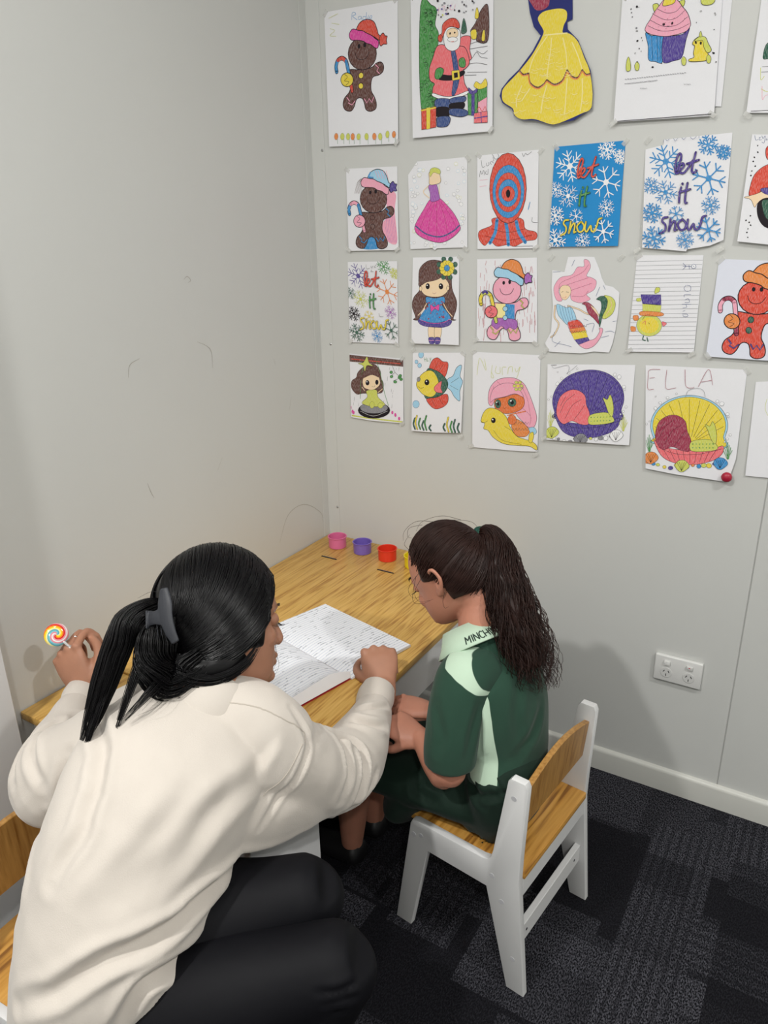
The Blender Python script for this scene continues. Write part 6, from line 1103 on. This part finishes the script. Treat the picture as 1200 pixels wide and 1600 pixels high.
# ---------------------------------------------------------------- lollipop in her left hand
LP = V((0.1029, -1.0519, 0.7248)); LE = V((0.1817, -1.0329, 0.6568))
lp = empty('lollipop', LP)
tag(lp, 'round rainbow swirl lollipop on a white stick, held up near the left wall', 'lollipop')
fd = (V(cam.location) - LP).normalized(); stick = (LE - LP).normalized()
Fz = (fd + V((.15, 0, .15))).normalized(); Fx = (stick - Fz * stick.dot(Fz)).normalized(); FM = Matrix((Fx, Fz.cross(Fx), Fz)).transposed()
M_candy = mat('swirl_candy', '#ffffff', .12, .6, coat=.6)
nt, N, L, bb = nodes(M_candy)
tc = N('ShaderNodeTexCoord'); sp = N('ShaderNodeSeparateXYZ'); L(tc.outputs['Object'], sp.inputs[0])
gx = N('ShaderNodeMath', operation='ARCTAN2'); L(sp.outputs[1], gx.inputs[0]); L(sp.outputs[0], gx.inputs[1])
ln_ = N('ShaderNodeVectorMath', operation='LENGTH'); L(tc.outputs['Object'], ln_.inputs[0])
m1 = N('ShaderNodeMath', operation='MULTIPLY_ADD'); L(ln_.outputs['Value'], m1.inputs[0]); m1.inputs[1].default_value = -48; m1.inputs[2].default_value = .62
m2 = N('ShaderNodeMath', operation='MULTIPLY_ADD'); L(gx.outputs[0], m2.inputs[0]); m2.inputs[1].default_value = 1 / (2 * math.pi); L(m1.outputs[0], m2.inputs[2])
fr = N('ShaderNodeMath', operation='FRACT'); L(m2.outputs[0], fr.inputs[0])
rp = N('ShaderNodeValToRGB'); rp.color_ramp.interpolation = 'CONSTANT'
cols = ['#d8262a', '#f0841e', '#f4cf1e', '#f3e9a0', '#58a7b8', '#7cc0cc', '#e58a96', '#ece4e4', '#e79aa2']
for i, c_ in enumerate(cols):
    e = rp.color_ramp.elements[0] if i == 0 else rp.color_ramp.elements.new(i / len(cols))
    e.position = i / len(cols); e.color = hexc(c_)
L(fr.outputs[0], rp.inputs[0]); L(rp.outputs[0], bb.inputs['Base Color'])
cd = MB().lathe([(.001, -.0055), (.012, -.0055), (.0195, -.0045), (.0225, 0), (.0195, .0045), (.012, .0055), (.001, .0055)], n=40).build('candy', M_candy, lp, 60)
cd.rotation_euler = FM.to_euler()
M_stick = mat('white_stick', '#eeeeec', .4)
MB().loft([(*(stick * .020), .0018), (*(LE - LP), .0018)], n=12, sub=3).build('stick', M_stick, lp, 60)
MB().loft([(*(stick * .022), .0032, .0026), (*(stick * .030), .0024), (*(stick * .036), .0060, .0012), (*(stick * .040), .0075, .0006)], n=12, sub=3).build('wrapper_twist', mat('clear_wrapper', '#f4f4f4', .1, .5, trans=.75), lp, 60)

# ================================================================ the girl in the green polo
girl = empty('person', (.86, -.60, .30))
girl['tone'] = 'g'
tag(girl, 'person in green school polo with mint panels, long curly ponytail, sitting at the table', 'person')
gl = V(girl.location)
def gpart(name, me_or_mb, m, parent=None):
    me = me_or_mb if isinstance(me_or_mb, bpy.types.Mesh) else me_or_mb.mesh(name)
    me.transform(Matrix.Translation(-gl)); smooth(me)
    return link(name, me, m, parent or girl)
GWR1 = (0.7227, -0.7115, 0.4967); GWR2 = (0.7091, -0.6395, 0.5083)
GC = (0.7184, -0.5833, 0.8091); GF = frame((-0.8840, 0.0401, -0.4658), (-0.4627, 0.0736, 0.8835)); GK = .86
gb = MB()
GP = add_head(gb, GC, GF, GK, nose=.45)
gb.loft([(*GP(-.035, 0, -.05), .044), (*GP(-.045, 0, -.085), .040), (*(0.7976, -0.6038, 0.7077), .043), (*(0.8236, -0.5960, 0.6460), .055)], n=18)
gb.loft([(*(0.8236, -0.5960, 0.6460), .06, .09), (*(0.8463, -0.6035, 0.5683), .065, .09), (*(0.8751, -0.6087, 0.4587), .055, .08), (.845, -.60, .37, .055, .09)], n=20, hint=(1, 0, 0))
for sx, el, wr in (((0.8014, -0.7006, 0.6392), (0.8010, -0.7494, 0.4714), GWR1), ((.78,-.47,.60), (.73,-.465,.37), GWR2)):
    gb.loft([(*sx, .043), (*[(a + b_) / 2 for a, b_ in zip(sx, el)], .042), (*el, .037)], n=16)
    gb.loft([(*el, .037), (*[el[i] * .6 + wr[i] * .4 for i in range(3)], .033), (*wr, .020)], n=16)
GH1 = frame((-0.9890, 0.0353, 0.1433), (0.0189, -0.3031, 0.9528))
add_hand(gb, V(GWR1), GH1, .82, 1, [(.6, .8, .5), (.7, .8, .5), (.8, .8, .5), (.9, .8, .5)])
GH2 = frame((-0.9654, -0.2562, 0.0480), (0.3726, 0.0041, 0.9280))
add_hand(gb, V(GWR2), GH2, .80, -1, [(.5, .7, .5), (.6, .8, .5), (.7, .8, .5), (.8, .8, .5)])
for hip, knee, ank in (((.83, -.53, .355), (.52, -.545, .345), (.50, -.55, .07)), ((.83, -.65, .355), (.52, -.655, .345), (.50, -.65, .07))):
    gb.loft([(*hip, .054), (*[(a + b_) / 2 for a, b_ in zip(hip, knee)], .050), (*knee, .043)], n=18)
    gb.loft([(*knee, .042), (*[knee[i] * .6 + ank[i] * .4 for i in range(3)], .042), (*ank, .026)], n=16)
gme = remesh(gb, .0030, 5)
face_detail(gme, GC, GF, GK)
gbody = gpart('body', gme, M_skin_g)
eyes(lambda x, y, z: tuple(V(GP(x, y, z)) - gl), GF, GK, girl)
for y in (-.55, -.65):
    s_ = MB().loft([(.51, y, .045, .034, .032), (.45, y, .036, .034, .028), (.385, y, .026, .030, .020)], n=18, hint=(0, 1, 0)); gpart('shoe', s_, M_shoe)
# polo shirt
gs = MB()
gs.loft([(*(0.8761, -0.6267, 0.4162),.074,.116,(1,0,0)),(*(0.8630, -0.6054, 0.4833),.080,.115,(1,0,0)),(*(0.8518, -0.6028, 0.5622),.081,.122,(1,0,0)),(*(0.8301, -0.5973, 0.6340),.074,.120,(1,0,0)),(*(0.8159, -0.5995, 0.6776),.054,.078,(1,0,0)),(*(0.8028, -0.6002, 0.7088),.050,.058,(1,0,0))], n=40, sub=6, capd=.2)
pme = remesh(gs, .0045, 10)
rumple(pme, 14, .003, 5)
crease(pme, [([(0.8404, -0.7067, 0.6276),(0.8555, -0.7220, 0.5714),(0.8543, -0.7498, 0.5099)], .007, .008),([(0.7939, -0.7599, 0.6294),(0.8175, -0.7794, 0.5802),(0.8144, -0.7981, 0.5420)], .010, .003),([(0.9363, -0.6035, 0.5843),(0.9262, -0.6397, 0.5446),(0.9059, -0.6820, 0.5057)], .012, .004),([(0.8844, -0.6450, 0.6488),(0.8894, -0.6669, 0.5920),(0.9151, -0.6761, 0.5348)], .012, .003)])
M_polo = mat('polo_cotton', '#294538', .85, .15, sheen=.12, bump=(900, .15))
nt, N, L, bb = nodes(M_polo)
at_ = N('ShaderNodeAttribute'); at_.attribute_name = 'panel'
gt_ = N('ShaderNodeMapRange'); L(at_.outputs['Fac'], gt_.inputs[0]); gt_.inputs[1].default_value = -.0004; gt_.inputs[2].default_value = .0004
mx_ = N('ShaderNodeMix'); mx_.data_type = 'RGBA'; L(gt_.outputs[0], mx_.inputs[0]); mx_.inputs[6].default_value = hexc('#294538'); mx_.inputs[7].default_value = hexc('#bcd3bd')
L(mx_.outputs[2], bb.inputs['Base Color'])
def sew_panel(me, polys):
    """mint pieces let into the green cloth: signed distance to the panel outline, side on"""
    at = me.attributes.new('panel', 'FLOAT', 'POINT'); vals = []
    for v in me.vertices:
        u_, w_ = v.co.x, v.co.z; best = -1
        for ylim, poly in polys:
            if v.co.y > ylim: continue
            dm = 9
            for i in range(len(poly)):
                a = V((*poly[i], 0)); b_ = V((*poly[(i + 1) % len(poly)], 0)); p_ = V((u_, w_, 0)); e_ = b_ - a
                t = max(0, min(1, (p_ - a).dot(e_) / e_.length_squared)); dm = min(dm, (p_ - a - e_ * t).length)
            best = max(best, dm if inpoly(u_, w_, poly) else -dm)
        vals.append(best)
    at.data.foreach_set('value', vals)
def inpoly(u, v, poly):
    r = False; n = len(poly)
    for i in range(n):
        (x1, y1), (x2, y2) = poly[i], poly[(i + 1) % n]
        if (y1 > v) != (y2 > v) and u < (x2 - x1) * (v - y1) / (y2 - y1) + x1: r = not r
    return r
sew_panel(pme, [(-.64, [(0.840, 0.653), (0.850, 0.662), (0.867, 0.631), (0.876, 0.592), (0.885, 0.540), (0.900, 0.436), (0.837, 0.451), (0.805, 0.514), (0.792, 0.640)])])
polo = gpart('polo_shirt', pme, M_polo)
for k_, q in enumerate((((*(0.8218, -0.6469, 0.6470),.056),(*(0.8101, -0.6913, 0.6481),.056),(*(0.8051, -0.7232, 0.5969),.053),(*(0.8062, -0.7425, 0.5371),.051),(*(0.8066, -0.7476, 0.4964),.050)),((.80,-.55,.63,.056),(.78,-.48,.62,.056),(.755,-.46,.54,.052),(.74,-.46,.45,.05)))):
    b = MB(); b.loft(list(q), n=40, sub=8, capd=.12)
    slm = remesh(b, .0035, 6); rumple(slm, 18, .0025, 3 + k_); crease(slm, [([(0.8473, -0.7224, 0.6393),(0.8471, -0.7467, 0.5842),(0.8520, -0.7679, 0.5290)], .010, .004),([(0.7838, -0.7660, 0.6296),(0.8075, -0.7855, 0.5804),(0.8034, -0.8024, 0.5477)], .010, .003)] if k_ == 0 else [])
    sew_panel(slm, [(-.55, [(0.783, 0.684), (0.773, 0.697), (0.782, 0.712), (0.800, 0.716), (0.826, 0.703), (0.845, 0.678), (0.862, 0.654), (0.872, 0.628), (0.863, 0.643), (0.844, 0.658), (0.826, 0.670), (0.802, 0.680)])])
    gpart('sleeve', slm, M_polo, polo)
# collar with the school lettering
cb = MB()
KC, KF = V((0.7868, -0.6059, 0.6841)), frame((-0.8055, -0.1298, -0.5782), (-0.4341, 0.3005, 0.8492))
cl = cb.lathe([(.050, .030), (.053, .032), (.068, .004), (.080, -.012), (.078, -.014), (.064, .000), (.047, .026)], tuple(KC), 52, KF, closed=True)
for v in cb.bm.verts:
    l = KF.transposed() @ (v.co - KC)
    l.x *= 1.0; l.y *= 1.08
    v.co = KC + KF @ l
colm = cb.mesh('collar')
tree = bvh_of(colm)
collar = gpart('collar', colm, M_mint)
STR = {'M': [[(0, 0), (0, 1), (.5, .4), (1, 1), (1, 0)]], 'I': [[(.5, 0), (.5, 1)]], 'N': [[(0, 0), (0, 1), (1, 0), (1, 1)]], 'C': [[(1, .85), (.6, 1), (.15, .8), (.05, .5), (.15, .15), (.6, 0), (1, .15)]], 'H': [[(0, 0), (0, 1)], [(1, 0), (1, 1)], [(0, .5), (1, .5)]]}
vs = []; fs = []
def letter(ch, a0, a1, h0, h1):
    for st in STR[ch]:
        pts = []
        for i in range(len(st) - 1):
            for k in range(5):
                t = k / 5; pts.append((st[i][0] * (1 - t) + st[i + 1][0] * t, st[i][1] * (1 - t) + st[i + 1][1] * t))
        pts.append(st[-1]); P3 = []
        for u, v in pts:
            an = a0 + (a1 - a0) * u; t = h0 + (h1 - h0) * v
            rr = .080 + (.053 - .080) * t; z = -.012 + .044 * t
            d = KF @ V((rr * math.cos(an), rr * math.sin(an) * 1.08, z)); q, nn, _, _ = tree.find_nearest(KC + d * 1.03)
            P3.append((q + nn * .0006, nn))
        for i in range(len(P3)):
            a = P3[max(i - 1, 0)][0]; c = P3[min(i + 1, len(P3) - 1)][0]; t = (c - a).normalized(); w = t.cross(P3[i][1]).normalized() * .0012
            vs.append(P3[i][0] + w - gl); vs.append(P3[i][0] - w - gl)
            if i: k = len(vs); fs.append((k - 4, k - 3, k - 1, k - 2))
for i, (ch, wd) in enumerate((('M', 1), ('I', .5), ('N', .9), ('C', .9), ('H', .9), ('I', .5), ('N', .9))):
    a0 = 1.88 + .13 * sum((1, .5, .9, .9, .9, .5, .9)[:i]) * 1.25
    letter(ch, a0, a0 + .13 * wd, .16, .48)
me = bpy.data.meshes.new('lettering'); me.from_pydata([tuple(v) for v in vs], [], fs)
link('lettering', me, M_ink, collar)
# skirt
sk = MB()
sk.loft([(*(0.8762, -0.6133, 0.4466),.076,.100,(1,0,0)),(*(0.8809, -0.6275, 0.4076),.080,.118,(1,0,0)),(.850,-.60,.350,.082,.128,(1,0,0)),(.84,-.60,.325,.078,.12,(1,0,0))], n=44, sub=6, capd=.4)
for q in (((.87,-.60,.362,.062,.135,(0,0,1)),(.74,-.60,.358,.060,.140,(0,0,1)),(.66,-.60,.352,.056,.142,(0,0,1)),(.60,-.60,.340,.050,.138,(0,0,1))),((.68,-.60,.33,.07,.138,(1,0,0)),(.655,-.60,.275,.055,.135,(1,0,0)))): sk.loft(list(q), n=30, sub=5)
kme = remesh(sk, .005, 8)
rumple(kme, 12, .006, 9)
crease(kme, [([(0.7518, -0.7567, 0.4957),(0.7769, -0.7902, 0.4697),(0.8172, -0.8018, 0.4437),(0.8714, -0.7761, 0.4257)], .010, .008),([(0.7179, -0.7729, 0.4781),(0.7292, -0.8054, 0.4453),(0.7716, -0.8184, 0.4132)], .010, .008),([(0.8132, -0.7944, 0.4661),(0.8674, -0.7688, 0.4482),(0.9106, -0.7186, 0.4442)], .008, .006),([(0.8817, -0.7143, 0.4662),(0.9067, -0.7091, 0.4428),(0.9210, -0.6789, 0.4342)], .006, .004)])
gpart('skirt', kme, M_skirt_g)
# hair
GR = (.105, .084, .112)
def g_face(d):
    f = sstep(.30, .50, d.x) * sstep(.62, .42, d.z)
    u = sstep(.02, -.14, d.z) * sstep(-.24, -.10, d.x)
    n = sstep(-.52, -.66, d.z)
    return max(f, u, n)
gh = hair_cap(GC, GF, GK, g_face, GR)
ghm = remesh(gh, .004, 4)
ghair = gpart('hair', ghm, M_hair_g)
TIE = V((0.7624, -0.5375, 0.8801))
tie_l = (GF.transposed() @ (TIE - V(GC))).normalized()
paths = []
for i in range(1100):
    side = rh.choice((-1, 1)); t0 = rh.random()
    # hairline: forehead, temple, behind the ear, nape
    key = [V((.62, .0, .78)), V((.56, .45, .62)), V((.36, .90, .25)), V((.02, .98, -.06)), V((-.35, .85, -.38)), V((-.75, .35, -.62)), V((-.85, 0, -.62))]
    u = t0 * (len(key) - 1); j = min(int(u), len(key) - 2); st = key[j].lerp(key[j + 1], u - j); st.y *= side
    st += V((rh.uniform(-.05, .05), rh.uniform(-.05, .05), rh.uniform(-.05, .1)))
    st = lerp_dir(st, tie_l, rh.uniform(0, .5) ** 1.5)
    k0 = rh.uniform(1.0, 1.02); q = []; ph = rh.uniform(0, 6)
    off_l = V((rh.gauss(0, .05), rh.gauss(0, .06), rh.gauss(0, .05)))
    for j in range(13):
        t = j / 12; d = lerp_dir(st, tie_l + off_l, t)
        q.append(V(GC) + GF @ (hull(d, k0 + .010 * math.sin(math.pi * t) + .003 * math.sin(9 * t + ph), GR) * GK) - gl)
    paths.append(q)
hair_mesh(paths, .0010, .0008, 'hair_strands', M_hair_g, ghair)
core = MB(); core.loft([(*(0.7602, -0.5388, 0.8801),.012),(*(0.7886, -0.5408, 0.8783),.020),(*(0.8225, -0.5716, 0.8320),.030),(*(0.8546, -0.5955, 0.7750),.036),(*(0.8852, -0.6071, 0.7199),.034),(*(0.9125, -0.6154, 0.6765),.022)], n=24)
cme = remesh(core, .006, 4); rumple(cme, 45, .006, 2)
pony = gpart('ponytail', cme, M_hair_g, ghair)
tail([(0.7602, -0.5388, 0.8801),(0.7839, -0.5401, 0.8866),(0.8116, -0.5548, 0.8570),(0.8336, -0.5777, 0.8167),((0.8588, -0.5955, 0.7692)),(0.8909, -0.6112, 0.7167),(0.9201, -0.6208, 0.6678),(0.9420, -0.6323, 0.6251)], [.010,.020,.033,.040,.048,.053,.046,.030], 800, 77, .6, .0095, .045, origin=gl, m=M_hair_g, parent=ghair, length=(.55, 1), r0=.0011, r1=.0004, name='ponytail_curls')
hair_mesh([[V(p) - gl for p in catmull(q, 7)] for q in ([(0.6873, -0.6512, 0.8270),(0.6794, -0.6627, 0.8121),(0.6704, -0.6647, 0.7915),(0.6804, -0.6648, 0.7773),(0.7003, -0.6621, 0.7839)],[(0.6936, -0.6499, 0.8211),(0.6861, -0.6672, 0.7923),(0.6966, -0.6684, 0.7747),(0.7142, -0.6567, 0.7766)],[(0.6786, -0.6485, 0.8170),(0.6812, -0.6663, 0.7727),(0.7025, -0.6663, 0.7711),(0.7191, -0.6527, 0.7789)],[(0.7440, -0.6530, 0.8003),(0.7439, -0.6605, 0.7831),(0.7491, -0.6624, 0.7716),(0.7550, -0.6578, 0.7738)],[(0.7336, -0.6599, 0.8277),(0.7491, -0.6554, 0.8161),(0.7526, -0.6567, 0.8081),(0.7464, -0.6655, 0.7969)],
[(0.6547, -0.5785, 0.8957),(0.6338, -0.5938, 0.8902),(0.6333, -0.6010, 0.8746),(0.6462, -0.5952, 0.8695)],[(0.6755, -0.5632, 0.9012),(0.6426, -0.5832, 0.9020),(0.6261, -0.6012, 0.8843),(0.6272, -0.6084, 0.8664)],[(0.7268, -0.5522, 0.9111),(0.6931, -0.5696, 0.9189),(0.6625, -0.5929, 0.9090),(0.6549, -0.6054, 0.8914)],[(0.6414, -0.6077, 0.8481),(0.6304, -0.6091, 0.8603),(0.6360, -0.5978, 0.8781)],[(0.7051, -0.5654, 0.9116),(0.7515, -0.5605, 0.9145),(0.7702, -0.5558, 0.8989)])], .00045, .0002, 'loose_strands', M_hair_g, ghair)
tb_ = MB(); TD = V((0.7805, -0.5417, 0.8879)) - V((0.7513, -0.5377, 0.8807)); TD.normalize(); TMx = frame(TD.cross(V((0, 0, 1))), TD)
for k_ in range(3):
    n_ = 28; R_ = .0135 + .001 * (k_ % 2)
    tb_.loft([(*(TIE + TMx @ V((R_ * math.cos(a * 2 * math.pi / n_), R_ * math.sin(a * 2 * math.pi / n_), (k_ - 1) * .0048))), .0034) for a in range(n_ + 1)], n=10, sub=1, cap=False)
gpart('hair_tie', tb_, mat('green_hair_tie', '#0f4438', .8))
